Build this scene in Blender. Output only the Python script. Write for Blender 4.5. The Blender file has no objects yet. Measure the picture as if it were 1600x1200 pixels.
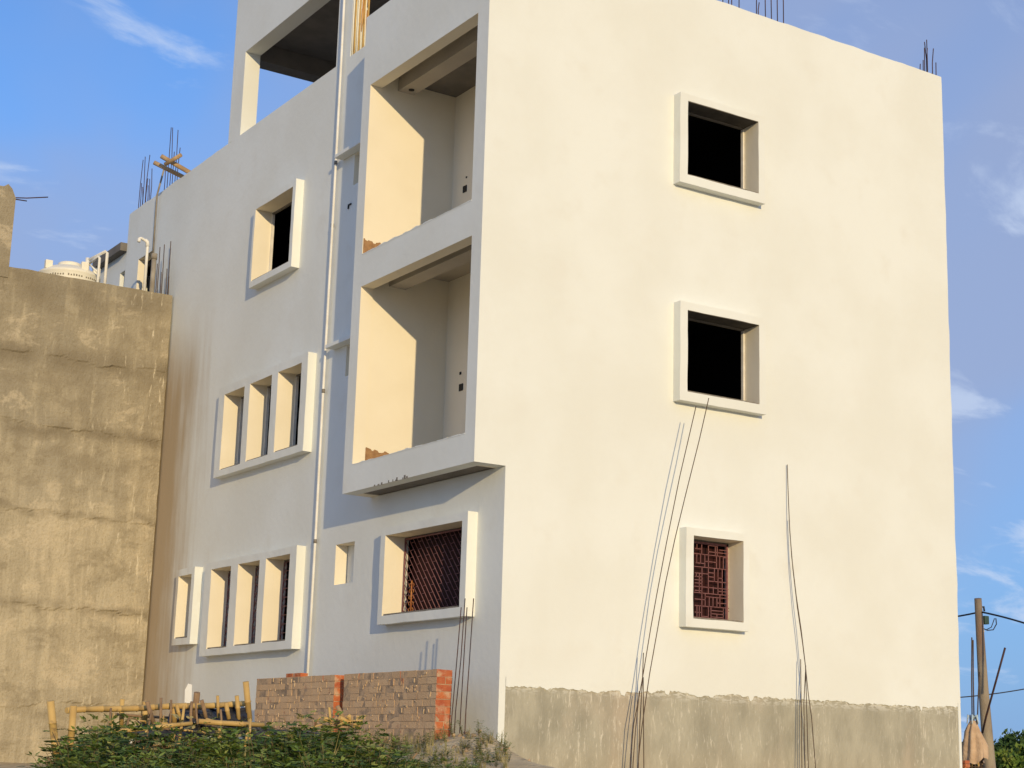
import bpy, bmesh, math, random
import numpy as np
from mathutils import Vector, Matrix, noise as mnoise
random.seed(7); rng = np.random.default_rng(7)
C = bpy.context.scene.collection
sc = bpy.context.scene

# ------------------------------------------------------------------ camera
F_PX, YAW, PITCH, ROLL, CX, CY = 2592.6, 0.567438, 0.219958, 0.029026, -11.1612, -17.6085
def cam_axes():
    cy, sy, cp, sp = math.cos(YAW), math.sin(YAW), math.cos(PITCH), math.sin(PITCH)
    f = Vector((sy*cp, cy*cp, sp)); r = Vector((cy, -sy, 0)); u = r.cross(f)
    cr, sr = math.cos(ROLL), math.sin(ROLL)
    return cr*r + sr*u, -sr*r + cr*u, f
RT, UP, FW = cam_axes()
cam = bpy.data.cameras.new('camera'); camo = bpy.data.objects.new('camera', cam); C.objects.link(camo)
cam.sensor_width = 36; cam.lens = F_PX/1600*36; cam.clip_end = 6000; cam.clip_start = .1
M = Matrix((RT, UP, -FW)).transposed().to_4x4(); M.translation = (CX, CY, 0)
camo.matrix_world = M
sc.camera = camo

# ------------------------------------------------------------------ light
SUN = Vector((.31, 1, -.209)).normalized()          # direction the light travels
sl = bpy.data.lights.new('sun', 'SUN'); sl.energy = 3.0; sl.angle = math.radians(.5); sl.color = (1, .775, .435)
so = bpy.data.objects.new('sun', sl); C.objects.link(so)
so.rotation_euler = SUN.to_track_quat('-Z', 'Y').to_euler()
sc.view_settings.view_transform = 'Standard'; sc.view_settings.look = 'None'
sc.view_settings.exposure = .03; sc.view_settings.gamma = 1; sc.view_settings.use_curve_mapping = False

w = bpy.data.worlds.new('World'); sc.world = w; w.use_nodes = True
nt = w.node_tree; N = nt.nodes; L = nt.links; N.clear()
out = N.new('ShaderNodeOutputWorld'); bg = N.new('ShaderNodeBackground'); L.new(bg.outputs[0], out.inputs[0])
sky = N.new('ShaderNodeTexSky'); sky.sky_type = 'NISHITA'; sky.sun_disc = False
sky.sun_elevation = math.radians(11.3); sky.sun_rotation = math.radians(180+17.2)
sky.altitude = 0; sky.air_density = 1.0; sky.dust_density = .6; sky.ozone_density = 1.5
bg.inputs[1].default_value = .15
def nn(t, **k):
    n = N.new(t)
    for a, b in k.items(): setattr(n, a, b)
    return n
tc = nn('ShaderNodeTexCoord'); sep = nn('ShaderNodeSeparateXYZ'); L.new(tc.outputs['Generated'], sep.inputs[0])
den = nn('ShaderNodeMath', operation='ADD'); L.new(sep.outputs[2], den.inputs[0]); den.inputs[1].default_value = .25
vx = nn('ShaderNodeMath', operation='DIVIDE'); L.new(sep.outputs[0], vx.inputs[0]); L.new(den.outputs[0], vx.inputs[1])
vy = nn('ShaderNodeMath', operation='DIVIDE'); L.new(sep.outputs[1], vy.inputs[0]); L.new(den.outputs[0], vy.inputs[1])
cmb = nn('ShaderNodeCombineXYZ'); L.new(vx.outputs[0], cmb.inputs[0]); L.new(vy.outputs[0], cmb.inputs[1])
def cloud(scale, detail, rough, lo, hi, off, dist=.6, vec=None):
    mp = nn('ShaderNodeMapping'); mp.inputs['Location'].default_value = off; mp.inputs['Scale'].default_value = scale
    mp.inputs['Rotation'].default_value = (0, 0, .5)
    L.new(vec or cmb.outputs[0], mp.inputs[0])
    n = nn('ShaderNodeTexNoise'); n.inputs['Scale'].default_value = 1; n.inputs['Detail'].default_value = detail
    n.inputs['Roughness'].default_value = rough; n.inputs['Distortion'].default_value = dist; L.new(mp.outputs[0], n.inputs[0])
    r = nn('ShaderNodeMapRange'); r.interpolation_type = 'SMOOTHSTEP'
    r.inputs[1].default_value = lo; r.inputs[2].default_value = hi; L.new(n.outputs[0], r.inputs[0])
    return r.outputs[0]
VOFF = (2.5, 7.7, 5); COFF = (1.4, 5.2, 2)
CL = cloud((3.4, 6.0, 1), 12, .58, .53, .68, COFF)
VE = cloud((1.7, 1.7, 1.7), 5, .5, .36, .58, VOFF, .3, tc.outputs['Generated'])
mx3 = nn('ShaderNodeMixRGB'); mx3.inputs[2].default_value = (1.25, 2.4, 4.8, 1); mx1 = nn('ShaderNodeMixRGB'); mx2 = nn('ShaderNodeMixRGB')
tint = nn('ShaderNodeMixRGB', blend_type='MULTIPLY'); tint.inputs[0].default_value = 1; tint.inputs[2].default_value = (.60, .93, 1.45, 1)
L.new(sky.outputs[0], tint.inputs[1])
m1 = nn('ShaderNodeMath', operation='MULTIPLY'); m1.inputs[1].default_value = .85; L.new(VE, m1.inputs[0])
m2 = nn('ShaderNodeMath', operation='MULTIPLY'); m2.inputs[1].default_value = .62; L.new(CL, m2.inputs[0])
L.new(m1.outputs[0], mx1.inputs[0]); L.new(tint.outputs[0], mx3.inputs[1]); L.new(mx3.outputs[0], mx1.inputs[1]); mx1.inputs[2].default_value = (2.2, 2.7, 4.1, 1)
L.new(m2.outputs[0], mx2.inputs[0]); L.new(mx1.outputs[0], mx2.inputs[1]); mx2.inputs[2].default_value = (3.9, 4.6, 5.9, 1)
hz = nn('ShaderNodeMapRange'); hz.interpolation_type = 'SMOOTHSTEP'; hz.inputs[1].default_value = -.02; hz.inputs[2].default_value = .5
hz.inputs[3].default_value = .85; hz.inputs[4].default_value = 0; L.new(sep.outputs[2], hz.inputs[0])
L.new(hz.outputs[0], mx3.inputs[0])
L.new(mx2.outputs[0], bg.inputs[0])

# ------------------------------------------------------------------ material helper
def material(name, c1, c2=None, scale=2., rough=.85, bump=.0, bscale=40., stretch=(1,1,1), lo=.3, hi=.7, c3=None, s3=.6, lo3=.55, hi3=.7, metallic=0, detail=6, bdist=.02):
    m = bpy.data.materials.new(name); m.use_nodes = True; t = m.node_tree; b = t.nodes['Principled BSDF']
    b.inputs['Roughness'].default_value = rough; b.inputs['Metallic'].default_value = metallic
    b.inputs['Specular IOR Level'].default_value = .25
    co = t.nodes.new('ShaderNodeNewGeometry')
    mp = t.nodes.new('ShaderNodeMapping'); mp.inputs['Scale'].default_value = stretch; t.links.new(co.outputs['Position'], mp.inputs[0])
    src = None
    def ns(s, d=detail):
        n = t.nodes.new('ShaderNodeTexNoise'); n.inputs['Scale'].default_value = s; n.inputs['Detail'].default_value = d
        t.links.new(mp.outputs[0], n.inputs[0]); return n
    def mr(o, a, z):
        r = t.nodes.new('ShaderNodeMapRange'); r.interpolation_type = 'SMOOTHSTEP'; r.inputs[1].default_value = a; r.inputs[2].default_value = z
        t.links.new(o, r.inputs[0]); return r.outputs[0]
    def mix(f, a, bb):
        x = t.nodes.new('ShaderNodeMixRGB')
        for i, v in ((0, f), (1, a), (2, bb)):
            if hasattr(v, 'links'): t.links.new(v, x.inputs[i])
            else: x.inputs[i].default_value = v if i == 0 else (*v, 1)
        return x.outputs[0]
    col = c1
    if c2: col = mix(mr(ns(scale).outputs[0], lo, hi), c1, c2)
    if c3: col = mix(mr(ns(s3).outputs[0], lo3, hi3), col, c3)
    if hasattr(col, 'links'): t.links.new(col, b.inputs['Base Color'])
    else: b.inputs['Base Color'].default_value = (*col, 1)
    if bump:
        bn = t.nodes.new('ShaderNodeBump'); bn.inputs['Strength'].default_value = bump; bn.inputs['Distance'].default_value = bdist
        t.links.new(ns(bscale, 4).outputs[0], bn.inputs['Height']); t.links.new(bn.outputs[0], b.inputs['Normal'])
    m['_'] = 0
    return m, t, b, mix, mr, ns, col, co

def simple(*a, **k): return material(*a, **k)[0]

WHITE = (.78, .80, .755)
# painted plaster, turning streaky brown low down towards the neighbour
m_plaster, t, b, mix, mr, ns, col, geo = material('painted_plaster', WHITE, (.74, .75, .69), scale=.55, bump=.35, bscale=9, bdist=.012, lo=.36, hi=.66, c3=(.74, .745, .685), s3=2.0, lo3=.52, hi3=.8)
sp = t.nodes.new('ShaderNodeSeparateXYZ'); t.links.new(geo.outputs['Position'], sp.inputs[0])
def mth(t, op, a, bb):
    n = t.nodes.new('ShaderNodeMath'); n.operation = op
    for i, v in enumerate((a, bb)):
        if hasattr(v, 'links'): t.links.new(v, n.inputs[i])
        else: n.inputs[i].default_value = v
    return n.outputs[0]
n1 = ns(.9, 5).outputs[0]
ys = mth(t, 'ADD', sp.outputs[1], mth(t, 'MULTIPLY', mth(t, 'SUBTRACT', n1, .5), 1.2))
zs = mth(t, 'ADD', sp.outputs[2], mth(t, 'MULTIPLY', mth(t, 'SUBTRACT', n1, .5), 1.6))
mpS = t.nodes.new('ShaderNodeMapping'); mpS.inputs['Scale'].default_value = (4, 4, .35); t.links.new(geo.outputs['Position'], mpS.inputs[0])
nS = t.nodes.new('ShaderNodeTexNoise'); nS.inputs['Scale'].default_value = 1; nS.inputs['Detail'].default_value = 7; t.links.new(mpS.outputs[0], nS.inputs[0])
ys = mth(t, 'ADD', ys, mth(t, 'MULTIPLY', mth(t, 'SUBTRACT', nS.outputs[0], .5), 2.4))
brown_amt = mth(t, 'MULTIPLY', mr(ys, 9.7, 12.0), mth(t, 'SUBTRACT', 1, mr(zs, 6.4, 8.2)))
col2 = mix(mth(t, 'MULTIPLY', brown_amt, .9), col, (.43, .315, .175))
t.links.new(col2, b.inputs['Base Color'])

m_cream = simple('cream_inside_paint', (.85, .785, .635), (.81, .74, .585), scale=1.3, bump=.2, bscale=12, bdist=.01)
m_lintel = simple('dark_lintel_soffit', (.075, .068, .058), (.11, .1, .085), scale=6)  # near-black tone of the thin sheet under the wide front lintels
m_dark = simple('darkened_bare_interior', (.03, .028, .026), rough=1)  # near-black so the rooms look unlit; their darkness is put into the colour
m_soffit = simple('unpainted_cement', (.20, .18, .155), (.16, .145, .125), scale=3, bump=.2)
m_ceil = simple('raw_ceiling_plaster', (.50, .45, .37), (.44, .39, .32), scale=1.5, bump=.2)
m_cement = simple('grey_cement_sill', (.26, .23, .19), (.18, .16, .13), scale=14, bump=.4, bscale=60)
m_pvc = simple('white_pvc', (.82, .81, .76), (.7, .67, .6), scale=3, rough=.45)
m_rebar = simple('rusty_rebar', (.115, .075, .05), (.075, .055, .045), scale=20, rough=.9)
m_rebar_dark = simple('dark_rebar', (.05, .04, .05), (.09, .04, .03), scale=8, rough=.9)
m_grille = simple('red_oxide_paint', (.20, .085, .085), (.26, .12, .12), scale=18, rough=.6)
m_shutter = simple('maroon_shutter', (.035, .007, .006), (.02, .006, .006), scale=6, rough=.8)
m_orn = simple('ochre_scroll', (.55, .24, .07), (.30, .08, .03), scale=16, rough=.5)  # orange-brown tone of the scroll in the side-window grille
m_black = simple('black_socket', (.02, .02, .02), rough=.6)
m_jamb = simple('window_jamb_plaster', (.80, .77, .70), (.70, .66, .58), scale=9)

# plinth: raw grey cement with trowel marks and whitewash drips
m_plinth, t, b, mix, mr, ns, col, geo = material('raw_cement_plinth', (.44, .415, .325), (.335, .315, .245), scale=2.6, bump=.6, bscale=30, stretch=(1, 1, .45), c3=(.45, .39, .30), s3=.8, lo3=.5, hi3=.7)
mp2 = t.nodes.new('ShaderNodeMapping'); mp2.inputs['Scale'].default_value = (30, 30, 5.5); t.links.new(geo.outputs['Position'], mp2.inputs[0])
n2 = t.nodes.new('ShaderNodeTexNoise'); n2.inputs['Scale'].default_value = 1.0; n2.inputs['Detail'].default_value = 5; n2.inputs['Roughness'].default_value = .65; n2.inputs['Distortion'].default_value = .8
t.links.new(mp2.outputs[0], n2.inputs[0])
amt = mth(t, 'MULTIPLY', mr(n2.outputs[0], .55, .66), mr(ns(1.1, 3).outputs[0], .34, .56))
sp = t.nodes.new('ShaderNodeSeparateXYZ'); t.links.new(geo.outputs['Position'], sp.inputs[0])
colp = mix(mth(t, 'MULTIPLY', amt, .6), col, (.72, .68, .57))
mp3 = t.nodes.new('ShaderNodeMapping'); mp3.inputs['Scale'].default_value = (5, 5, 2.4); t.links.new(geo.outputs['Position'], mp3.inputs[0])
n3 = t.nodes.new('ShaderNodeTexNoise'); n3.inputs['Scale'].default_value = 1.0; n3.inputs['Detail'].default_value = 6; t.links.new(mp3.outputs[0], n3.inputs[0])
colp = mix(mth(t, 'MULTIPLY', mr(n3.outputs[0], .46, .62), .25), colp, (.25, .235, .18))
mp4 = t.nodes.new('ShaderNodeMapping'); mp4.inputs['Scale'].default_value = (9, 9, 28); t.links.new(geo.outputs['Position'], mp4.inputs[0])
n4 = t.nodes.new('ShaderNodeTexNoise'); n4.inputs['Scale'].default_value = 1.0; n4.inputs['Detail'].default_value = 6; n4.inputs['Distortion'].default_value = 1.0; t.links.new(mp4.outputs[0], n4.inputs[0])
colp = mix(mth(t, 'MULTIPLY', mr(n4.outputs[0], .47, .56), mth(t, 'MULTIPLY', mr(sp.outputs[2], .72, .88), .6)), colp, (.72, .715, .65))
colp = mix(mth(t, 'MULTIPLY', mth(t, 'SUBTRACT', 1, mr(sp.outputs[2], -.15, .30)), .15), colp, (.50, .40, .25))
t.links.new(colp, b.inputs['Base Color'])

# neighbour: brown sand-cement render, cast in lifts
m_render, t, b, mix, mr, ns, col, geo = material('sand_cement_render', (.42, .345, .21), (.30, .25, .16), scale=.8, bump=.9, bscale=22, bdist=.03, stretch=(1, 1, .8), c3=(.50, .41, .255), s3=.35, lo3=.46, hi3=.62, lo=.42, hi=.6)
sp = t.nodes.new('ShaderNodeSeparateXYZ'); t.links.new(geo.outputs['Position'], sp.inputs[0])
warp = mth(t, 'MULTIPLY', mth(t, 'SUBTRACT', ns(.8, 8).outputs[0], .5), .9)
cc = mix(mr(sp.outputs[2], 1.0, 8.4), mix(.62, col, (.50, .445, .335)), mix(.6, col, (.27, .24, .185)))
mp5 = t.nodes.new('ShaderNodeMapping'); mp5.inputs['Scale'].default_value = (5, 5, .55); t.links.new(geo.outputs['Position'], mp5.inputs[0])
n5 = t.nodes.new('ShaderNodeTexNoise'); n5.inputs['Scale'].default_value = 1.0; n5.inputs['Detail'].default_value = 8; n5.inputs['Roughness'].default_value = .62; n5.inputs['Distortion'].default_value = .6; t.links.new(mp5.outputs[0], n5.inputs[0])
cc = mix(mth(t, 'MULTIPLY', mr(n5.outputs[0], .44, .60), .32), cc, (.245, .205, .14))
cc = mix(mth(t, 'MULTIPLY', mth(t, 'SUBTRACT', 1, mr(n5.outputs[0], .36, .46)), .3), cc, (.55, .47, .32))
n6 = t.nodes.new('ShaderNodeTexNoise'); n6.inputs['Scale'].default_value = 1.5; n6.inputs['Detail'].default_value = 12; n6.inputs['Roughness'].default_value = .72; n6.inputs['Distortion'].default_value = .25
mp6 = t.nodes.new('ShaderNodeMapping'); mp6.inputs['Scale'].default_value = (.75, .75, 1.2); t.links.new(geo.outputs['Position'], mp6.inputs[0]); t.links.new(mp6.outputs[0], n6.inputs[0])
cc = mix(mth(t, 'MULTIPLY', mr(n6.outputs[0], .50, .60), .55), cc, (.24, .20, .135))
cc = mix(mth(t, 'MULTIPLY', mth(t, 'SUBTRACT', 1, mr(n6.outputs[0], .38, .46)), .45), cc, (.60, .51, .36))
n7 = ns(38, 5).outputs[0]
cc = mix(mth(t, 'MULTIPLY', mr(n7, .5, .7), .3), cc, (.22, .18, .12))
zz = mth(t, 'ADD', sp.outputs[2], warp)
for zc, wd, s in ((6.97, .34, .8), (5.63, .26, .8), (4.03, .15, .55), (2.35, .18, .65), (.62, .2, .4), (8.25, .45, .7)):
    d = mth(t, 'ABSOLUTE', mth(t, 'SUBTRACT', zz, zc), 0)
    f = mth(t, 'MULTIPLY', mth(t, 'SUBTRACT', 1, mr(d, 0., wd)), s)
    f = mth(t, 'MULTIPLY', f, mr(ns(1.7, 5).outputs[0], .3, .6))
    cc = mix(f, cc, (.20, .165, .11))
mp2 = t.nodes.new('ShaderNodeMapping'); mp2.inputs['Scale'].default_value = (13, 13, 2.4); t.links.new(geo.outputs['Position'], mp2.inputs[0])
n2 = t.nodes.new('ShaderNodeTexNoise'); n2.inputs['Scale'].default_value = 1.0; n2.inputs['Detail'].default_value = 5; n2.inputs['Roughness'].default_value = .65
t.links.new(mp2.outputs[0], n2.inputs[0])
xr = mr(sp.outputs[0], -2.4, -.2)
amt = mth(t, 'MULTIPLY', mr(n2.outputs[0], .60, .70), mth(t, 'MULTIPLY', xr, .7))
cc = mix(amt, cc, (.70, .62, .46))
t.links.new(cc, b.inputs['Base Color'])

m_soil = simple('sandy_soil', (.60, .49, .32), (.46, .36, .22), scale=2.5, bump=.8, bscale=12, bdist=.05, c3=(.42, .34, .22), s3=9)
m_mortar = simple('mortar', (.54, .38, .235), (.27, .205, .14), scale=7, bump=.6, bscale=50)
m_dab = simple('pale_mortar', (.62, .47, .30), (.48, .35, .22), scale=12, bump=.5)
def brick_mat(name, c1, c2, smear, lo, hi):
    m, t, b, mix, mr, ns, col, geo = material(name, c1, c2, scale=9, bump=.6, bscale=60, rough=.95)
    f = mr(ns(6.5, 6).outputs[0], lo, hi)
    t.links.new(mix(f, col, smear), b.inputs['Base Color']); return m
SM = (.60, .41, .235)
m_bricks_face = [brick_mat('smeared_brick', (.42, .17, .09), (.33, .14, .08), SM, .27, .39), brick_mat('smeared_brick_pale', (.46, .26, .16), (.36, .2, .13), (.62, .43, .25), .28, .40), brick_mat('smeared_brick_grey', (.30, .22, .16), (.36, .27, .19), (.57, .39, .225), .28, .42)]
m_bricks_end = [brick_mat('orange_brick', (.56, .175, .065), (.45, .125, .05), (.58, .38, .24), .48, .66), brick_mat('red_brick', (.40, .095, .045), (.48, .15, .065), (.58, .38, .24), .5, .68)]
m_bamboo = simple('yellow_bamboo', (.62, .42, .15), (.50, .32, .11), scale=5, rough=.55, c3=(.30, .2, .09), s3=11, lo3=.62, hi3=.75)
m_oldwood = simple('weathered_timber', (.34, .22, .12), (.22, .14, .08), scale=9, rough=.9, stretch=(3, 3, 1))
m_tarp = simple('black_plastic_sheet', (.022, .022, .026), (.04, .04, .045), scale=6, rough=.42)
m_whiteboard = simple('white_board', (.85, .84, .8), rough=.6)
m_tank = simple('cream_tank_plastic', (.84, .81, .70), (.78, .74, .62), scale=3, rough=.5)
m_mark = simple('faded_black_print', (.25, .22, .17), rough=.7)
m_pole = simple('concrete_pole', (.36, .30, .22), (.20, .155, .12), scale=3, bump=.4, stretch=(1, 1, .4), c3=(.24, .12, .07), s3=.9, lo3=.5, hi3=.62)
m_wire = simple('black_cable', (.03, .03, .035), rough=.6)
m_cloth = simple('tan_sackcloth', (.60, .44, .30), (.48, .33, .21), scale=6, rough=.95, bump=.5, bscale=25)
m_bluecloth = simple('pale_blue_rag', (.45, .58, .66), (.6, .66, .68), scale=8, rough=.9)
m_green_box = simple('dark_green_enamel', (.045, .085, .07), rough=.5)
m_conc_pipe = simple('weathered_drain_pipe', (.36, .33, .28), (.25, .22, .18), scale=5, rough=.8)
def leafmat(name, a, bb, cc_):
    m, t, b, mix, mr, ns, col, geo = material(name, a, bb, scale=2.2, rough=.6, c3=cc_, s3=7, lo3=.5, hi3=.68)
    b.inputs['Specular IOR Level'].default_value = .1
    return m
m_leaf = leafmat('weed_leaves', (.08, .145, .03), (.16, .22, .045), (.24, .28, .07))
m_leaf2 = leafmat('dark_leaves', (.035, .075, .025), (.06, .105, .03), (.10, .15, .04))
m_leaf3 = leafmat('dry_brown_leaves', (.14, .075, .045), (.2, .10, .06), (.10, .09, .04))
m_leaf4 = leafmat('young_weed_leaves', (.21, .25, .06), (.15, .21, .045), (.30, .30, .09))
m_grass = leafmat('dry_grass', (.34, .28, .12), (.20, .19, .07), (.46, .38, .19))
m_stem = simple('brown_stem', (.14, .10, .05), (.10, .08, .04), scale=4)

# ------------------------------------------------------------------ geometry helpers
def link(name, me, mats, parent=None, **props):
    if not isinstance(mats, (list, tuple)): mats = [mats]
    for m in mats: me.materials.append(m)
    o = bpy.data.objects.new(name, me); C.objects.link(o)
    if parent: o.parent = parent
    for k, v in props.items(): o[k] = v
    return o
def empty(name, label, cat, loc=(0, 0, 0), group=None):
    o = bpy.data.objects.new(name, None); o.empty_display_size = .3; C.objects.link(o)
    o['label'] = label; o['category'] = cat
    if group: o['group'] = group
    o.location = loc
    return o
def tag(o, label, cat, group=None):
    o['label'] = label; o['category'] = cat
    if group: o['group'] = group
    return o
def structure(o): o['kind'] = 'structure'; return o
def bm_new(): return bmesh.new()
def box(bm, a, b_, mi=0, rot=None, piv=None):
    x0, y0, z0 = a; x1, y1, z1 = b_
    vs = [Vector(p) for p in ((x0,y0,z0),(x1,y0,z0),(x1,y1,z0),(x0,y1,z0),(x0,y0,z1),(x1,y0,z1),(x1,y1,z1),(x0,y1,z1))]
    if rot:
        p = Vector(piv) if piv else (vs[0]+vs[6])/2
        vs = [p + rot @ (v-p) for v in vs]
    v = [bm.verts.new(p) for p in vs]
    for f in ((0,3,2,1),(4,5,6,7),(0,1,5,4),(1,2,6,5),(2,3,7,6),(3,0,4,7)):
        fc = bm.faces.new([v[i] for i in f]); fc.material_index = mi
def fin(bm, name, mats, parent=None, bevel=0, smooth=False, **props):
    bmesh.ops.recalc_face_normals(bm, faces=bm.faces[:])
    me = bpy.data.meshes.new(name); bm.to_mesh(me); bm.free()
    if smooth:
        for p in me.polygons: p.use_smooth = True
    o = link(name, me, mats, parent, **props)
    if bevel:
        md = o.modifiers.new('bevel', 'BEVEL'); md.width = bevel; md.segments = 2; md.limit_method = 'ANGLE'
    return o
def boxobj(name, a, b_, mats, parent=None, bevel=0, **props):
    bm = bm_new(); box(bm, a, b_); return fin(bm, name, mats, parent, bevel, **props)
def tube(bm, pts, r, seg=8, caps=True, mi=0):
    pts = [Vector(p) for p in pts]; n = len(pts)
    rs = r if isinstance(r, (list, tuple)) else [r]*n
    rings = []; prev = None
    for i, p in enumerate(pts):
        d = (pts[min(i+1, n-1)] - pts[max(i-1, 0)]).normalized()
        a = prev if prev else (Vector((1, 0, 0)) if abs(d.x) < .9 else Vector((0, 1, 0)))
        a = (a - d*a.dot(d)).normalized(); prev = a; b_ = d.cross(a)
        rings.append([bm.verts.new(p + rs[i]*(math.cos(k*2*math.pi/seg)*a + math.sin(k*2*math.pi/seg)*b_)) for k in range(seg)])
    for i in range(n-1):
        for k in range(seg):
            f = bm.faces.new((rings[i][k], rings[i][(k+1) % seg], rings[i+1][(k+1) % seg], rings[i+1][k])); f.material_index = mi; f.smooth = True
    if caps:
        bm.faces.new(rings[0][::-1]).material_index = mi; bm.faces.new(rings[-1]).material_index = mi
def tubeobj(name, pts, r, mat, parent=None, seg=8, **props):
    bm = bm_new(); tube(bm, pts, r, seg); return fin(bm, name, mat, parent, **props)
def panel_bm(plane, ul, vl, w0, w1, holes, bm=None, back=1, rev=False):
    """slab in the plane x=const ('x': u=y,v=z) or y=const ('y': u=x,v=z) from w0 (front) to w1, with rectangular holes"""
    bm = bm or bm_new()
    us = sorted({round(q, 4) for q in ul} | {round(h[k], 4) for h in holes for k in (0, 1) if ul[0] <= h[k] <= ul[-1]})
    vs = sorted({round(q, 4) for q in vl} | {round(h[k], 4) for h in holes for k in (2, 3) if vl[0] <= h[k] <= vl[-1]})
    def P(u, v, w_): return (w_, u, v) if plane == 'x' else (u, w_, v)
    cache = {}
    def V(i, j, k):
        if (i, j, k) not in cache: cache[i, j, k] = bm.verts.new(P(us[i], vs[j], (w0, w1)[k]))
        return cache[i, j, k]
    nu, nv = len(us)-1, len(vs)-1
    def solid(i, j):
        if not (0 <= i < nu and 0 <= j < nv): return False
        u, v = (us[i]+us[i+1])/2, (vs[j]+vs[j+1])/2
        return not any(h[0] < u < h[1] and h[2] < v < h[3] for h in holes)
    for i in range(nu):
        for j in range(nv):
            if not solid(i, j): continue
            bm.faces.new((V(i,j,0), V(i+1,j,0), V(i+1,j+1,0), V(i,j+1,0)))
            bm.faces.new((V(i,j,1), V(i,j+1,1), V(i+1,j+1,1), V(i+1,j,1))).material_index = back
            for (di, dj, a, b_) in ((-1,0,(i,j),(i,j+1)), (1,0,(i+1,j),(i+1,j+1)), (0,-1,(i,j),(i+1,j)), (0,1,(i,j+1),(i+1,j+1))):
                if not solid(i+di, j+dj):
                    fs_ = bm.faces.new((V(*a,0), V(*b_,0), V(*b_,1), V(*a,1)))
                    if rev and 0 <= i+di < nu and 0 <= j+dj < nv and not (plane == 'y' and us[i] < .01): fs_.material_index = 2
    return bm
def survey(px, py, d):
    """ground position of a sighted point: bearing measured in the photograph, d = distance along the optical axis"""
    px, py = float(px), float(py)
    v = FW + (px-800)/F_PX*RT - (py-600)/F_PX*UP
    return Vector((CX, CY, 0)) + v*d
def sight(px, py, ax, val):
    """same, met with the plane x=val or y=val"""
    px, py = float(px), float(py); v = FW + (px-800)/F_PX*RT - (py-600)/F_PX*UP; o = Vector((CX, CY, 0)); k = 'xyz'.index(ax)
    return o + v*((val-o[k])/v[k])

# ------------------------------------------------------------------ ground
def sm(a, b_, x): t_ = min(1, max(0, (x-a)/(b_-a))); return t_*t_*(3-2*t_)
def ground_h(x, y):
    dist = math.hypot(x-CX, y-CY)
    base = -1.6 + 1.22*sm(3, 13, dist)                          # rises to -.38
    base -= .32*sm(-3.2, -5.5, x)*sm(8, 14, dist)
    left = sm(.1, -.5, x)*sm(-3.4, -1.4, x)*(1-sm(5.5, 8, y))                                        # yard beside the long wall
    base += left*sm(-4.5, .3, y)*.42
    base += .27*math.exp(-((x+.45)**2+(y+.35)**2)/.42)*sm(.9, 0, x)   # dirt heap at the corner
    far = sm(60, 200, math.hypot(x, y))
    base = base*(1-far) - .9*far
    if dist < 80: base += .05*mnoise.noise(Vector((x*.9, y*.9, 0))) + .02*mnoise.noise(Vector((x*4, y*4, 3)))
    return base
def axis_vals(c, near, step):
    v = [c + k*step for k in range(int(-near/step), int(near/step)+1)]
    d = near; s = step
    while d < 3500:
        s *= 1.35; d += s; v = [c-d] + v + [c+d]
    return v
gx, gy = axis_vals(-2, 12, .22), axis_vals(-3, 14, .22)
bm = bm_new(); G = [[bm.verts.new((x, y, ground_h(x, y))) for y in gy] for x in gx]
for i in range(len(gx)-1):
    for j in range(len(gy)-1): bm.faces.new((G[i][j], G[i+1][j], G[i+1][j+1], G[i][j+1])).smooth = True
structure(fin(bm, 'ground', m_soil))

# ------------------------------------------------------------------ main building
W, D, ZR, P_, Q_ = 8.185, 15.2, 10.98, .471, 3.617
ZB, ZO = -.9, 3.593
bld = empty('apartment_building', 'tall cream and white unfinished apartment block with square projecting window surrounds and open balconies', 'building', (W/2, D/2, ZB))
bld_inv = Matrix.Translation((-W/2, -D/2, -ZB))
def adopt(o, parent=None):
    """parent an object built in world coordinates to a thing without moving it"""
    p = parent or bld
    o.parent = p
    o.matrix_parent_inverse = Matrix.Translation(-Vector(p.location)) if p.type == 'EMPTY' else Matrix.Identity(4)
    if p.type != 'EMPTY': o.matrix_parent_inverse = Matrix.Identity(4)
    return o
# opening lists (u0,u1,z0,z1)
F1, F2, F3 = (2.81, 4.13, 8.075, 9.188), (2.825, 4.128, 4.938, 6.10), (2.945, 3.822, 1.852, 2.965)
LU = (6.66, 8.163, 7.865, 9.172)
LM = [(5.914, 6.79, 4.67, 6.008), (7.03, 7.91, 4.665, 6.005), (8.136, 9.0, 4.66, 6.0)]
LG = [(5.94, 6.835, 1.62, 2.957), (7.07, 7.92, 1.612, 2.95), (8.204, 9.05, 1.605, 2.948)]
LS = (9.935, 10.535, 1.84, 2.94)
LW = (.778, 2.855, 1.836, 2.953)
LN = (4.07, 4.672, 2.395, 2.997)
LR = (13.57, 14.42, 8.6, 9.79)
VENT = [(4.05, 4.72, 8.68, 9.20), (4.05, 4.66, 5.58, 6.06)]
B1, B2 = (.285, 3.372, 7.125, 9.795), (.245, 3.352, 3.985, 6.63)
def grid(a, b_, n): return [a + (b_-a)*k/n for k in range(n+1)]
def wobble(bm, amp, test=lambda c: True, ax=(0, 1, 2)):
    """hand-plastered edges: push the chosen vertices about by a few millimetres"""
    for v in bm.verts:
        if test(v.co):
            d = mnoise.noise_vector(v.co*2.3)*amp + mnoise.noise_vector(v.co*9)*amp*.45
            for k in ax: v.co[k] += d[k]
# front wall: notch below the overhang
bm = panel_bm('y', sorted(grid(0, W, 54)+[-P_, -.2]), sorted(grid(.95, ZO, 18)+grid(ZO, ZR, 50)[1:]), 0, .2, [F1, F2, F3, (-P_-.1, 0, .9, ZO)], rev=True)
wobble(bm, .016, lambda c: c.z > ZR-.01, (2,)); wobble(bm, .014, lambda c: c.x > W-.01, (0,))
adopt(fin(bm, 'front_wall', [m_plaster, m_dark, m_cream]))
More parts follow.
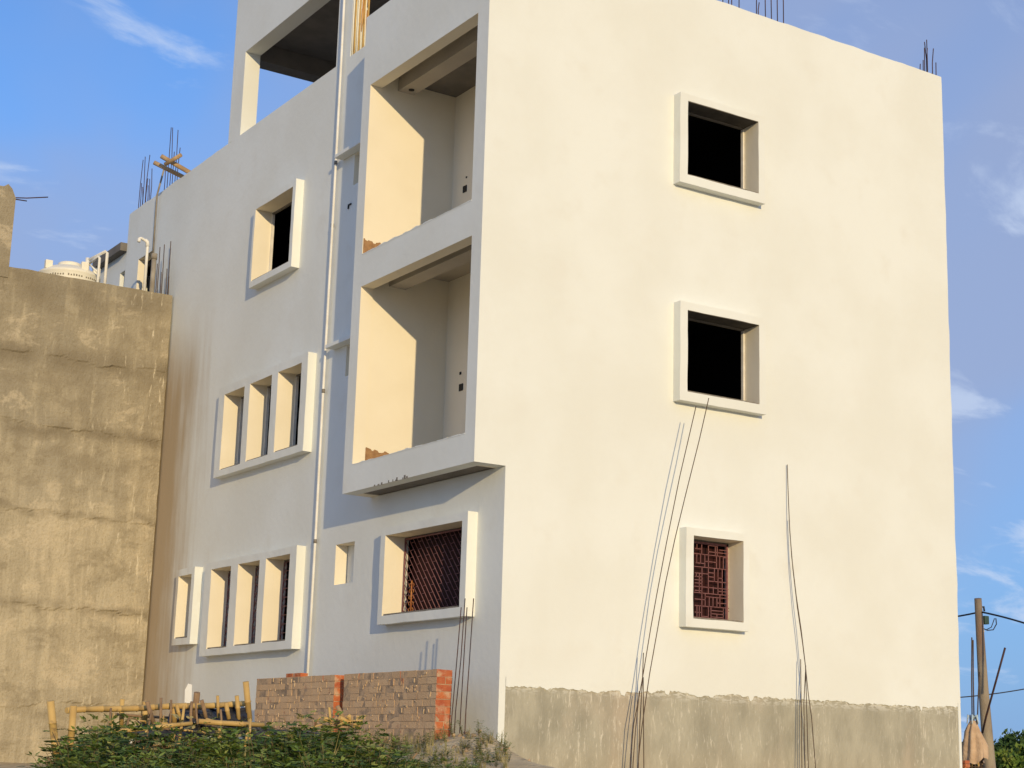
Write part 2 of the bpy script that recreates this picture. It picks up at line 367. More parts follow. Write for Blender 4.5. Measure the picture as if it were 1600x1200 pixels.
# ragged lower edge of the paint coat
bm = bm_new(); n = 420; pts = []
for k in range(n+1):
    x = .1 + (W-.055-.1)*k/n
    z = .815 + .05*min(1, x/3) + .05*mnoise.noise(Vector((x*1.7, 0, 5))) + .028*mnoise.noise(Vector((x*9, 0, 1))) + .014*mnoise.noise(Vector((x*31, 0, 2)))
    z += .02*abs(mnoise.noise(Vector((x*14, 3, 2)))) - (.05 if mnoise.noise(Vector((x*5.5, 9, 1))) > .42 else 0)
    pts.append((x, z))
for (x0, z0), (x1, z1) in zip(pts, pts[1:]):
    for a in ((0, 0), ):
        v = [bm.verts.new(q) for q in ((x0, 0, z0), (x1, 0, z1), (x1, 0, .95), (x0, 0, .95), (x0, .014, z0), (x1, .014, z1))]
        bm.faces.new(v[:4]); bm.faces.new((v[0], v[4], v[5], v[1]))
adopt(fin(bm, 'paint_edge', m_plaster, kind='stuff'))
boxobj_ = []
adopt(boxobj('corner_strip', (0, 0, ZB), (.095, .2, .95), m_plaster))
adopt(boxobj('corner_strip', (W-.05, 0, ZB), (W, .2, .95), m_plaster))
adopt(boxobj('plinth', (.095, .014, ZB), (W-.05, .2, .95), m_plinth))
# long side wall
bm = panel_bm('x', [.2]+grid(3.5, D, 80), [ZB, ZR], 0, .2, [LU, *LM, *LG, LS, LW, LN, LR, *VENT, (.2, Q_-.2, ZO, ZR+1)], rev=True)
wobble(bm, .02, lambda c: c.z > ZR-.01 and c.y > 9.9, (2,))
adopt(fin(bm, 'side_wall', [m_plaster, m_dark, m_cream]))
for z0 in (ZO,):   # wall strip above the balcony stack is open; lintel beams over each balcony
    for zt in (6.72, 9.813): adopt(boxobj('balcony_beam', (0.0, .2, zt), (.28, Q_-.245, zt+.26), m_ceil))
adopt(boxobj('rear_wall', (.2, D-.2, ZB), (W, D, ZR), m_plaster))
adopt(boxobj('end_wall', (W-.2, .2, ZB), (W, D-.2, ZR), m_plaster))
# floors inside
for z in (.35, 3.44, 6.55, 9.66):
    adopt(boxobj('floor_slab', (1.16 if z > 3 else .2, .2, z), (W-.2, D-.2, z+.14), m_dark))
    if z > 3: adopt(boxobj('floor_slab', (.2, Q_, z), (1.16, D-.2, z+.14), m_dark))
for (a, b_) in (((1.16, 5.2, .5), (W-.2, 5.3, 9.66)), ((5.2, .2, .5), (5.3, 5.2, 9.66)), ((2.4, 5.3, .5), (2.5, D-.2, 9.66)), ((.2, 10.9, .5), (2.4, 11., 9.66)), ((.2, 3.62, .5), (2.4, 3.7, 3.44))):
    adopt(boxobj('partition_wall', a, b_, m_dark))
# closet behind the small vents so no day shows through
adopt(boxobj('roof_deck', (.2, .2, 9.96), (W-.2, D-.2, 10.08), m_soffit))

# overhanging balcony stack
bal = boxobj_
bm = panel_bm('x', [0.2, Q_], [ZO, ZR], -P_, -P_+.2, [B1, B2], back=0, rev=True)
adopt(fin(bm, 'balcony_face', [m_plaster, m_dark, m_cream]))
adopt(boxobj('balcony_side_wall', (-P_+.2, 3.372, ZO), (1.16, Q_, 10.28), [m_cream]))
adopt(boxobj('balcony_side_wall', (-P_+.2, .2, ZO), (1.16, .25, 10.08), m_cream))
adopt(boxobj('balcony_cheek', (-P_+.2, Q_, ZO), (-.001, Q_+.004, ZR), m_plaster))
adopt(boxobj('balcony_side_parapet', (-P_+.2, 3.372, 10.28), (.0, Q_, ZR), m_plaster))
adopt(boxobj('balcony_back_wall', (1.02, .25, ZO), (1.16, 3.372, 10.08), m_cream))
adopt(boxobj('balcony_floor', (-P_+.2, .25, 6.975), (1.02, 3.372, 7.10), m_ceil))
adopt(boxobj('balcony_floor', (-P_+.2, .25, 3.66), (1.02, 3.372, 3.80), m_ceil))
adopt(boxobj('balcony_ceiling', (-P_+.2, .25, 10.08), (1.02, 3.372, 10.2), m_ceil))
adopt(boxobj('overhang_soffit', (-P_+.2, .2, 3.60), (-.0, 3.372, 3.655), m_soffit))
# chipped sill edge: ragged mortar crumbs
def ragged_sill(h, nm):
    bm = bm_new(); u0, u1, z0, z1 = h
    n = 70
    top = [z0 + abs(.030*mnoise.noise(Vector((u*3.1, z0, 0)))+.016*mnoise.noise(Vector((u*17, z0, 2)))) + .004 for u in grid(u0+.002, u1-.002, n)]
    us = grid(u0+.002, u1-.002, n)
    for k in range(n):
        box(bm, (-P_-.004, us[k], z0-.004), (-P_+.16, us[k+1], (top[k]+top[k+1])/2))
    adopt(fin(bm, nm, m_plaster, kind='stuff'))
ragged_sill(B1, 'ragged_sill'); ragged_sill(B2, 'ragged_sill')
# unplastered brown patch low on the sunlit inner wall of each balcony
def patch(z0, hgt, xl, nm):
    bm = bm_new(); n = 40; y = 3.372-.004
    xs = grid(-P_+.01, xl, n)
    for k in range(n):
        def tp(x): return z0 + hgt*(1 - .3*(x+P_)/(xl+P_)) + .03*mnoise.noise(Vector((x*9, z0, 4))) + (.012 if int(x*23) % 3 else -.01)
        a, b_ = xs[k], xs[k+1]
        v = [bm.verts.new(q) for q in ((a, y, z0), (b_, y, z0), (b_, y, tp(b_)), (a, y, tp(a)))]
        bm.faces.new(v)
    adopt(fin(bm, nm, simple('raw_brown_cement_'+str(int(z0)), (.40, .235, .115), (.30, .17, .085), scale=14, bump=.7, bscale=50)))
patch(7.128, .24, .2, 'bare_patch'); patch(3.99, .29, .3, 'bare_patch')
# chips on the lower edge of the overhang
bm = bm_new()
for yy in (2.62, 2.5, 2.41, 2.22, 2.1, 2.02, 1.98, 1.82, 1.76, 1.70): 
    box(bm, (-P_-.003, yy, ZO), (-P_+.01, yy+random.uniform(.02, .06), ZO+random.uniform(.012, .05)))
adopt(fin(bm, 'chipped_edge', m_cement, kind='stuff'))
# electrical boxes and ceiling hooks
for (y, z, s) in ((2.985, 8.353, .052), (2.92, 5.473, .02), (2.887, 5.255, .052), (2.95, 8.53, .012)):
    o = adopt(boxobj('electrical_box', (1.008, y-s, z-s), (1.019, y+s, z+s), m_black))
def disc(name, c, r, ax='z', h=.02, mat=m_black):
    bm = bm_new(); v = {'z': (0, 0, h), 'x': (h, 0, 0), 'y': (0, h, 0)}[ax]
    tube(bm, [Vector(c)-Vector(v)/2, Vector(c)+Vector(v)/2], r, 14); return adopt(fin(bm, name, mat))
disc('ceiling_hole', (.50, 2.90, 10.078), .055); disc('ceiling_hole', (.14, 3.2, 9.812), .045)

# window surrounds, jambs, sills
def surround(plane, outer, holes, nm='window', sill=True, e=.15, jamb=True, depth=.2, label=None):
    bm = panel_bm(plane, grid(outer[0], outer[1], int((outer[1]-outer[0])/.13)), grid(outer[2], outer[3], int((outer[3]-outer[2])/.13)), -e, -.0002, holes, back=0, rev=True)
    wv = 0 if plane == 'x' else 1
    wobble(bm, .006, lambda c: c[wv] < -e+.01)
    o = adopt(fin(bm, nm, [m_plaster, m_plaster, m_cream]))
    if label: o['label'] = label
    for h in holes:
        u0, u1, z0, z1 = h
        def B(name, a, b_, mat):
            # a,b: (u,w,z)
            if plane == 'x': A, Bb = (a[1], a[0], a[2]), (b_[1], b_[0], b_[2])
            else: A, Bb = a, b_
            return adopt(boxobj(name, A, Bb, mat), o)
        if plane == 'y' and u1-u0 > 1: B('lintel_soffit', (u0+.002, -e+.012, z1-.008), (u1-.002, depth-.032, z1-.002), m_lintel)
        if sill: B('sill', (u0+.004, -e+.02, z0+.002), (u1-.004, depth-.02, z0+.022), m_cement)
        if jamb:
            far = (u1-.028, u1-.003) if plane == 'x' else (u1-.03, u1-.003)
            B('jamb', (far[0], depth-.035, z0+.024), (far[1], depth+.012, z1-.03), m_jamb)
            B('lintel_strip', (u0+.003, depth-.03, z1-.028), (u1-.003, depth+.012, z1-.003), m_soffit)
    return o
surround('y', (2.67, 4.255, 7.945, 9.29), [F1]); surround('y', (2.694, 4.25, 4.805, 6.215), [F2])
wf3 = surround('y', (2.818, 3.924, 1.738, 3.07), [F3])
surround('x', (6.55, 8.235, 7.755, 9.286), [LU])
surround('x', (5.70, 9.25, 4.55, 6.145), LM)
wlg = surround('x', (5.707, 9.337, 1.49, 3.068), LG)
surround('x', (9.80, 10.64, 1.725, 3.06), [LS], jamb=False)
wl = surround('x', (.636, 2.985, 1.716, 3.065), [LW])
# dark back of the small ventilators
def closed_back(h, d, mat=m_soffit):
    adopt(boxobj('niche_back', (d, h[0]-.03, h[2]-.03), (d+.03, h[1]+.03, h[3]+.03), mat))
closed_back(LN, .205, m_plaster); closed_back(LS, .205, m_plaster)
for v in VENT: closed_back(v, .205, m_plaster)

# red grille of the ground-floor front window: rectilinear pattern
bm = bm_new(); y0 = .155; r_ = .0048
def bar(u0, z0, u1, z1, wv=y0, rr=r_): box(bm, (min(u0, u1)-rr, wv-rr, min(z0, z1)-rr), (max(u0, u1)+rr, wv+rr, max(z0, z1)+rr))
def px2(px, py): # grille pattern was measured on a rectified picture of the opening
    q = sight(1020+px/6, 800+py/6, 'y', y0); return q.x, q.z
segs = [(385,395,700,415),(390,510,700,540),(390,700,705,720),(385,755,705,780),(395,878,710,900),(385,985,715,1010),
 (460,285,455,395),(415,285,410,345),(400,345,455,345),(520,310,520,760),(605,315,600,405),(520,315,605,320),(520,380,705,385),(585,320,585,400),(625,360,700,362),
 (413,400,410,478),(448,400,448,480),(487,400,487,515),(405,480,490,480),(490,465,595,470),(597,410,595,525),(628,415,625,530),(660,415,660,535),(692,340,690,540),(665,430,692,430),
 (460,520,460,755),(395,572,520,580),(435,580,435,750),(395,605,460,605),(395,635,460,637),(395,665,460,667),(395,735,460,737),(410,570,405,605),
 (525,570,575,572),(578,535,575,650),(525,608,575,610),(525,650,705,662),(610,535,610,770),(650,545,650,770),(610,620,650,622),
 (568,705,565,765),(610,745,700,750),(395,815,490,822),(490,770,490,880),(490,795,705,810),(460,760,458,880),(528,800,528,885),(565,805,562,890),(600,800,600,890),(628,780,628,895),(600,855,700,860),
 (413,880,412,985),(435,880,434,985),(458,880,457,985),(395,940,460,940),(520,895,520,1000),(545,900,543,1000),(545,925,660,930),(545,955,660,960),(545,985,660,990),(660,895,660,1000),(683,895,683,1005),(690,930,710,930),(600,960,600,990),(460,975,520,985)]
for a, b1, c_, d1 in segs:
    (u0, z0), (u1, z1) = px2(a, b1), px2(c_, d1)
    if abs(a-c_) < 12: u0 = u1 = (u0+u1)/2
    else: z0 = z1 = (z0+z1)/2
    if u0 < F3[0]: u0 = F3[0]
    bar(u0, z0, u1, z1)
for u in (F3[0]+.01, F3[1]-.04): bar(u, F3[2]+.03, u, F3[3]-.04, y0, .014)
for z in (F3[2]+.03, F3[3]-.04): bar(F3[0]+.01, z, F3[1]-.04, z, y0, .014)
adopt(fin(bm, 'grille', m_grille), wf3)
adopt(boxobj('shutter', (F3[0], .26, F3[2]), (F3[1], .27, F3[3]), m_shutter), wf3)

# lattice grille of the big side window, set in the plane x = .16
bm = bm_new(); X0 = .16
u0, u1, z0, z1 = LW[0]+.02, LW[1]-.03, LW[2]+.03, LW[3]-.03
def clipseg(a, b_):
    (ua, za), (ub, zb) = a, b_; t0, t1 = 0., 1.
    for p, q in ((-(ub-ua), ua-u0), (ub-ua, u1-ua), (-(zb-za), za-z0), (zb-za, z1-za)):
        if p == 0:
            if q < 0: return None
        else:
            r = q/p
            if p < 0: t0 = max(t0, r)
            else: t1 = min(t1, r)
    if t0 >= t1: return None
    return (ua+(ub-ua)*t0, za+(zb-za)*t0), (ua+(ub-ua)*t1, za+(zb-za)*t1)
k = 0; step = .11; dz = .155
for i in range(-30, 60):
    s = clipseg((u1+1.6 - i*step, z1+.4), (u1+1.6-i*step-1.25, z1+.4-1.9))
    # runs down toward the near corner
    s = clipseg((u1 + 1.2 - i*step, z1+.1), (u1 + 1.2 - i*step - 1.15, z0-.1))
    if s:
        tube(bm, [(X0, *s[0]), (X0, *s[1])], .0058, 5)
        # short flat connectors between neighbours
        (ua, za), (ub, zb) = (u1+1.2-i*step, z1+.1), (u1+1.2-i*step-1.15, z0-.1)
        for j in range(6):
            f = (j + (i % 2)*.5 + .3)/6
            pu, pz = ua+(ub-ua)*f, za+(zb-za)*f
            s2 = clipseg((pu, pz), (pu-step, pz+.012))
            if s2: tube(bm, [(X0, *s2[0]), (X0, *s2[1])], .004, 4)
for (a, b_) in (((u0, z0), (u1, z0)), ((u0, z1), (u1, z1)), ((u0, z0), (u0, z1)), ((u1, z0), (u1, z1))):
    tube(bm, [(X0, *a), (X0, *b_)], .014, 6)
adopt(fin(bm, 'grille', m_grille), wl)
bm = bm_new()
for s in (1, -1):   # wrought scroll with leaf curls standing behind the lattice
    for k in range(5):
        zc = z0+.04+k*.085; pts = []
        for q in range(14):
            a = q/13*5.2; rr = .038*(1-q/18)
            pts.append((X0-.02, 2.56+s*(.012+.030-rr*math.cos(a)), zc+rr*math.sin(a)+.01))
        tube(bm, pts, [.0085*(1-q/20) for q in range(14)], 5)
tube(bm, [(X0-.02, 2.56, z0), (X0-.02, 2.56, z0+.46)], .012, 6)
adopt(fin(bm, 'scroll_ornament', m_orn), wl)
adopt(boxobj('shutter', (.30, LW[0], LW[2]), (.31, LW[1], LW[3]), m_shutter), wl)
# scroll-work grilles in the three tall ground-floor lights
for h in LG:
    bm = bm_new(); X1 = .16; random.seed(int(h[0]*10))
    u0, u1, z0, z1 = h[0]+.03, h[1]-.03, h[2]+.03, h[3]-.04
    for u in (u0, (u0+u1)/2, u1): tube(bm, [(X1, u, z0), (X1, u, z1)], .009, 5)
    for z in grid(z0, z1, 9): tube(bm, [(X1, u0, z), (X1, u1, z)], .006, 5)
    for k in range(9):
        zc = z0+(z1-z0)*(k+.5)/9; hh = (z1-z0)/9*.42
        for c0 in np.linspace(u0+.07, u1-.07, 5):
            kind = k % 3
            pts = [(X1, c0+.045*math.cos(a), zc+hh*math.sin(a)) for a in np.linspace(0, 5.6 if kind else 6.28, 11)]
            tube(bm, pts, .0055, 4)
    adopt(fin(bm, 'grille', m_grille), wlg)
random.seed(11)

# ventilator ledges in the strip beside the overhang
for (za, y1) in ((9.21, 5.12), (6.075, 5.08)):
    o = adopt(boxobj('vent_ledge', (-.16, 3.63, za), (-.001, y1, za+.06), m_plaster, bevel=.006))
adopt(boxobj('wall_bracket', (-.02, 4.74, 8.37), (-.001, 4.84, 8.39), m_black)); adopt(boxobj('wall_bracket', (-.02, 4.82, 8.32), (-.001, 4.845, 8.37), m_black))
# downpipe with clips
pp = [(-.055, 5.32, 12.3), (-.055, 5.235, 10.9), (-.055, 5.225, 9.36)]
pz = [(-.055, 5.315, 14.2), (-.055, 5.28, 10.9), (-.06, 5.265, 8.2), (-.055, 5.285, 5.5), (-.055, 5.275, 3.3), (-.055, 5.30, ZB+.2)]
dp = adopt(tubeobj('downpipe', pz, .021, m_pvc, seg=12))
for z in (9.2, 8.15, 5.45, 3.1):
    adopt(tubeobj('pipe_clip', [(-.055, 5.275, z-.03), (-.055, 5.275, z+.03)], .027, m_cement, seg=12), dp)
# conduit close to the far end
adopt(tubeobj('conduit', [tuple(sight(257, 262, 'x', -.1)), (-.07, 13.42, 10.9), (-.03, 13.5, 9.7)], .02, m_conc_pipe))

# penthouse over the terrace
def pbox(nm, a, b_, mat=m_plaster, bev=.006): return adopt(boxobj(nm, a, b_, mat, bevel=bev))
HP = [(9.455-3.88, 9.455, 10.98, 12.63), (.55, 5.07, 10.98, 12.63)]
bm = panel_bm('x', [.2, 10.0], [ZR, 14.3], 0, .3, [HP[0], HP[1], (.0, .5, 10.9, 14.31)], back=0)
adopt(fin(bm, 'penthouse_wall', [m_plaster, m_dark]))
pbox('penthouse_beam', (.3, 9.60, 12.60), (3.2, 9.95, 12.95), m_soffit)
pbox('penthouse_beam', (2.9, .6, 12.60), (3.2, 9.60, 12.95), m_soffit)
pbox('penthouse_pillar', (2.9, 9.60, 10.08), (3.2, 9.95, 12.60))
pbox('penthouse_pillar', (2.9, 5.1, 10.08), (3.2, 5.4, 12.60))
pbox('penthouse_roof', (.3, .6, 12.95), (3.2, 9.95, 13.1), m_soffit)
disc('ceiling_hole', (1.0, 7.1, 12.945), .06)
# rust runs and scaffold poles tied against the lit reveal of the penthouse
m_rust = simple('rust_stain', (.42, .17, .05), (.60, .38, .16), scale=9, stretch=(6, 6, .8), rough=.9)
pk = random.Random(4)
for k in range(8):
    x = .02 + k*.036
    adopt(tubeobj('reveal_pole', [(x, 5.05-pk.uniform(0, .02), 10.99), (x+pk.uniform(-.01, .01), 5.045, 11.6), (x+pk.uniform(-.012, .012), 5.04, 12.6)], .015, m_bamboo if k % 2 else m_tank, seg=7))
for k in range(9):
    x = .05+pk.uniform(0, .22); z = 11.35+pk.uniform(0, 1.0)
    adopt(tubeobj('rust_run', [(x, 5.022, z), (x+.004, 5.020, z+.18), (x-.003, 5.022, z+.4)], [.006, .018, .008], m_rust, seg=6))

# rebar starters on the roof
def rods(nm, base, pts, lab=None):
    for (x, y, h) in pts:
        adopt(tubeobj(nm, [(x, y, ZR-.3), (x+random.uniform(-.01, .01), y, ZR+h*.5), (x+random.uniform(-.03, .03), y+random.uniform(-.02, .02), ZR+h)], .008, m_rebar_dark, seg=6))
rods('rebar', 0, [(3.77, .1, .7), (3.83, .1, .9), (3.83, .3, .8), (3.97, .1, .8)])
rods('rebar', 0, [(4.36, .1, .27), (4.50, .1, .8), (4.49, .3, .9), (4.62, .1, .9), (4.74, .1, .85), (4.86, .1, .8)])
rods('rebar', 0, [(7.80, .1, .16), (7.87, .1, .24), (7.90, .1, .48), (7.97, .1, .62), (7.99, .13, .60), (8.02, .16, .52), (8.08, .1, .50), (8.10, .14, .1), (8.16, .1, .27)])
rods('rebar', 0, [(.1, 14.98, 1.18), (.1, 14.85, .62), (.1, 14.76, .5), (.1, 14.72, 1.17), (.16, 14.72, .7), (.1, 14.58, 1.17), (.15, 14.5, .62), (.1, 14.42, .45), (.1, 14.28, .78)])
rods('rebar', 0, [(.1, 13.34, 1.4), (.1, 13.2, 1.35), (.14, 13.02, 1.25), (.12, 13.12, .8), (.16, 12.95, .85), (.1, 13.5, .6)])
# timber poles lashed to the roof rods
def roofpole(a, b_, r, nm='scaffold_pole'):
    return adopt(tubeobj(nm, [a, (Vector(a)+Vector(b_))/2, b_], r, m_oldwood2, seg=8))
m_oldwood2 = simple('pale_timber_pole', (.52, .36, .2), (.36, .24, .13), scale=9, rough=.9)  # lighter brown than the fence timber
a1 = sight(252, 244, 'x', -.4); b1_ = sight(297, 270, 'x', .12); a2 = sight(241, 254, 'x', -.4); b2_ = sight(287, 277, 'x', .12)
roofpole(a1, b1_, .048); roofpole(a2, b2_, .048)
roofpole(sight(258, 257, 'x', -.34), sight(283, 242, 'x', -.15), .04)

# low rear annex seen above the neighbour's roof
bm = panel_bm('x', [D+.01, 17.2], [7.5, 10.2], .02, .2, [(15.225, 15.56, 8.5, 9.76), (15.95, 16.3, 8.5, 9.6)], back=1)
adopt(fin(bm, 'annex_wall', [m_plaster, m_dark]))
pbox('annex_roof_slab', (-.14, D+.01, 10.16), (3, 17.0, 10.34), m_soffit)
adopt(boxobj('annex_back', (.5, D+.01, 7.5), (3, 17.2, 10.2), m_dark))

# ------------------------------------------------------------------ neighbouring building
nb = empty('neighbour_building', 'brown sand-cement rendered building with rough horizontal pour lines, left of the white block', 'building', (-3, 15, -1))
NBY, NBX, NBZ = 12.2, -.035, 8.52
lifts = [6.97, 5.64, 4.05, 2.35, .64]
def nb_off(x, z):
    o = .012*mnoise.noise(Vector((x*1.3, z*1.3, 0))) + .006*mnoise.noise(Vector((x*6, z*3, 2)))
    for zc in lifts:
        e = zc + .13*mnoise.noise(Vector((x*1.1, zc, 7))) + .05*mnoise.noise(Vector((x*4, zc, 3))) + .025*mnoise.noise(Vector((x*13, zc, 5)))
        d = z - e
        if 0 <= d < .5: o -= .032*(1 - d/.5)*max(0, .5+.9*mnoise.noise(Vector((x*2.2, zc, 9))))
    return o
bm = bm_new(); xs = grid(-6.4, NBX, 110); zs_ = grid(-1, NBZ, 300); V = []
for i, x in enumerate(xs):
    row = []
    for j, z in enumerate(zs_):
        zt = z
        if j == len(zs_)-1: zt = NBZ + .02*mnoise.noise(Vector((x*3, 1, 1)))
        xx = x + (.012*mnoise.noise(Vector((z*3, 0, 8))) if i == len(xs)-1 else 0)
        row.append(bm.verts.new((xx, NBY + (nb_off(x, z) if i < len(xs)-1 else 0), zt)))
    V.append(row)
for i in range(len(xs)-1):
    for j in range(len(zs_)-1): bm.faces.new((V[i][j], V[i+1][j], V[i+1][j+1], V[i][j+1]))
top = [bm.verts.new((x, NBY+.15, NBZ+.01*mnoise.noise(Vector((x*4, 2, 2))))) for x in xs]
for i in range(len(xs)-1): bm.faces.new((V[i][-1], V[i+1][-1], top[i+1], top[i]))
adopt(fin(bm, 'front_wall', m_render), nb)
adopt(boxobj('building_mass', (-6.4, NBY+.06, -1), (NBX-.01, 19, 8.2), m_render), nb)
# taller stub of wall at the left, with a broken top
bm = bm_new(); xs = grid(-6.4, -3.22, 40)
for a, b_ in zip(xs, xs[1:]):
    def tz(x): return 10.03 + .07*mnoise.noise(Vector((x*3, 0, 4))) + .05*(1 if int(x*7) % 2 else 0) - .2*sm(-3.36, -3.22, x)
    ya = NBY-.02
    v = [bm.verts.new(q) for q in ((a, ya, 8.3), (b_, ya, 8.3), (b_, ya, tz(b_)), (a, ya, tz(a)), (a, ya+.25, 8.3), (b_, ya+.25, 8.3), (b_, ya+.25, tz(b_)), (a, ya+.25, tz(a)))]
    for f in ((0,1,2,3), (5,4,7,6), (3,2,6,7), (0,4,5,1)): bm.faces.new([v[i] for i in f])
    if b_ == xs[-1]: bm.faces.new((v[1], v[5], v[6], v[2]))
adopt(fin(bm, 'upper_wall', m_render), nb)
adopt(tubeobj('rebar', [(-3.3, 12.3, 9.86), (-3.0, 12.25, 9.90), (-2.62, 12.2, 9.985)], .011, m_rebar_dark, seg=6), nb)
adopt(tubeobj('rebar', [(-3.3, 12.35, 9.86), (-2.98, 12.3, 9.86)], .011, m_rebar_dark, seg=6), nb)
for (px, pyt) in ((267, 377), (257, 382), (250, 386), (246, 412), (261, 420), (264, 432), (252, 425)):
    p = sight(px, pyt, 'y', 12.38); 
    adopt(tubeobj('rebar', [(p.x+.02-(267-px)*.0005, 12.38, 8.3), (p.x+.01, 12.38, (8.4+p.z)/2), (p.x, 12.38, p.z)], .009, m_rebar, seg=6), nb)

# tank
tk = empty('water_tank', 'round cream plastic water tank on the brown neighbour roof', 'water tank', (-1.62, 13.75, 8.2))
bm = bm_new(); R0 = .60; prof = [(R0, 8.2), (R0, 8.55), (R0+.015, 8.58), (R0+.015, 8.62), (R0, 8.65), (R0, 8.92), (R0+.012, 8.94), (R0+.012, 8.97), (R0-.02, 9.0), (R0-.16, 9.09), (.24, 9.15), (.24, 9.16)]
def lathe(bm, prof, c, seg=40):
    rg = [[bm.verts.new((c[0]+r*math.cos(k*2*math.pi/seg), c[1]+r*math.sin(k*2*math.pi/seg), z)) for k in range(seg)] for r, z in prof]
    for i in range(len(rg)-1):
        for k in range(seg): bm.faces.new((rg[i][k], rg[i][(k+1) % seg], rg[i+1][(k+1) % seg], rg[i+1][k])).smooth = True
    bm.faces.new(rg[-1])
lathe(bm, prof, (-1.62, 13.75)); adopt(fin(bm, 'tank_body', m_tank), tk)
bm = bm_new(); lathe(bm, [(.23, 9.15), (.23, 9.215), (.20, 9.235), (0.01, 9.24)], (-1.62, 13.75)); adopt(fin(bm, 'tank_lid', m_tank), tk)
for a in (-2.75, -1.3, -.45): 
    cx, cy = -1.62+.52*math.cos(a), 13.75+.52*math.sin(a)
    adopt(boxobj('lifting_lug', (cx-.07, cy-.05, 9.0), (cx+.07, cy+.05, 9.17), m_tank, bevel=.01), tk)
bm = bm_new()
for k in range(34):
    a = -math.pi*.95 + k*.085
    if k % 7 == 5: continue
    cx, cy = -1.62+(R0+.004)*math.cos(a), 13.75+(R0+.004)*math.sin(a); rot = Matrix.Rotation(a+math.pi/2, 3, 'Z')
    box(bm, (cx-.015, cy-.002, 8.84), (cx+.012, cy+.002, 8.84+random.uniform(.025, .04)), rot=rot)
adopt(fin(bm, 'faded_print', m_mark, kind='stuff'), tk)
# plumbing beside the tank
pb = empty('tank_plumbing', 'white pvc inlet pipes bent over the cream water tank', 'pipes', (-1.1, 13.0, 8.4))
q = lambda px, py, yv=13.: sight(px, py, 'y', yv)
a_ = q(168, 393); g_ = q(137, 407, 13.35); h_ = q(156, 401); i_ = q(139, 412, 13.3)
adopt(tubeobj('pipe', [(a_.x, 13, 8.4), (a_.x, 13, a_.z-.03), (a_.x-.03, 13.01, a_.z), g_], .030, m_pvc), pb)
adopt(tubeobj('pipe', [(h_.x, 13, 8.4), (h_.x, 13, h_.z-.03), (h_.x-.02, 13.01, h_.z), i_], .026, m_pvc), pb)
adopt(tubeobj('pipe', [(g_.x, g_.y, 8.95), g_ + Vector((0, 0, .05))], .045, m_pvc), pb)
adopt(tubeobj('pipe', [i_, q(152, 425, 13.1)], .018, m_pvc), pb)
vp = empty('vent_pipe', 'white pvc vent pipe bent like a walking stick on the brown roof corner', 'pipe', (-.42, 12.7, 8.4))
adopt(tubeobj('pipe', [(-.43, 12.7, 8.3), (-.44, 12.7, 9.58), (-.455, 12.7, 9.645), (-.49, 12.7, 9.675), (-.60, 12.66, 9.69), (-.64, 12.65, 9.67)], .030, m_pvc), vp)
adopt(tubeobj('pipe_mouth', [(-.635, 12.65, 9.68), (-.64, 12.65, 9.60)], .034, m_pvc), vp)
adopt(tubeobj('elbow', [(-.44, 12.7, 9.56), (-.45, 12.7, 9.65), (-.50, 12.69, 9.682)], .040, m_pvc), vp)
dr = empty('drain_pipe', 'thick grey drain pipe standing on the roof corner beside the vent pipe', 'pipe', (-.24, 12.8, 8.4))
adopt(tubeobj('pipe', [(-.24, 12.8, 8.3), (-.25, 12.8, 9.45)], .05, m_conc_pipe, seg=12), dr)
adopt(tubeobj('pipe_collar', [(-.25, 12.8, 9.36), (-.25, 12.8, 9.47)], .062, m_conc_pipe, seg=12), dr)

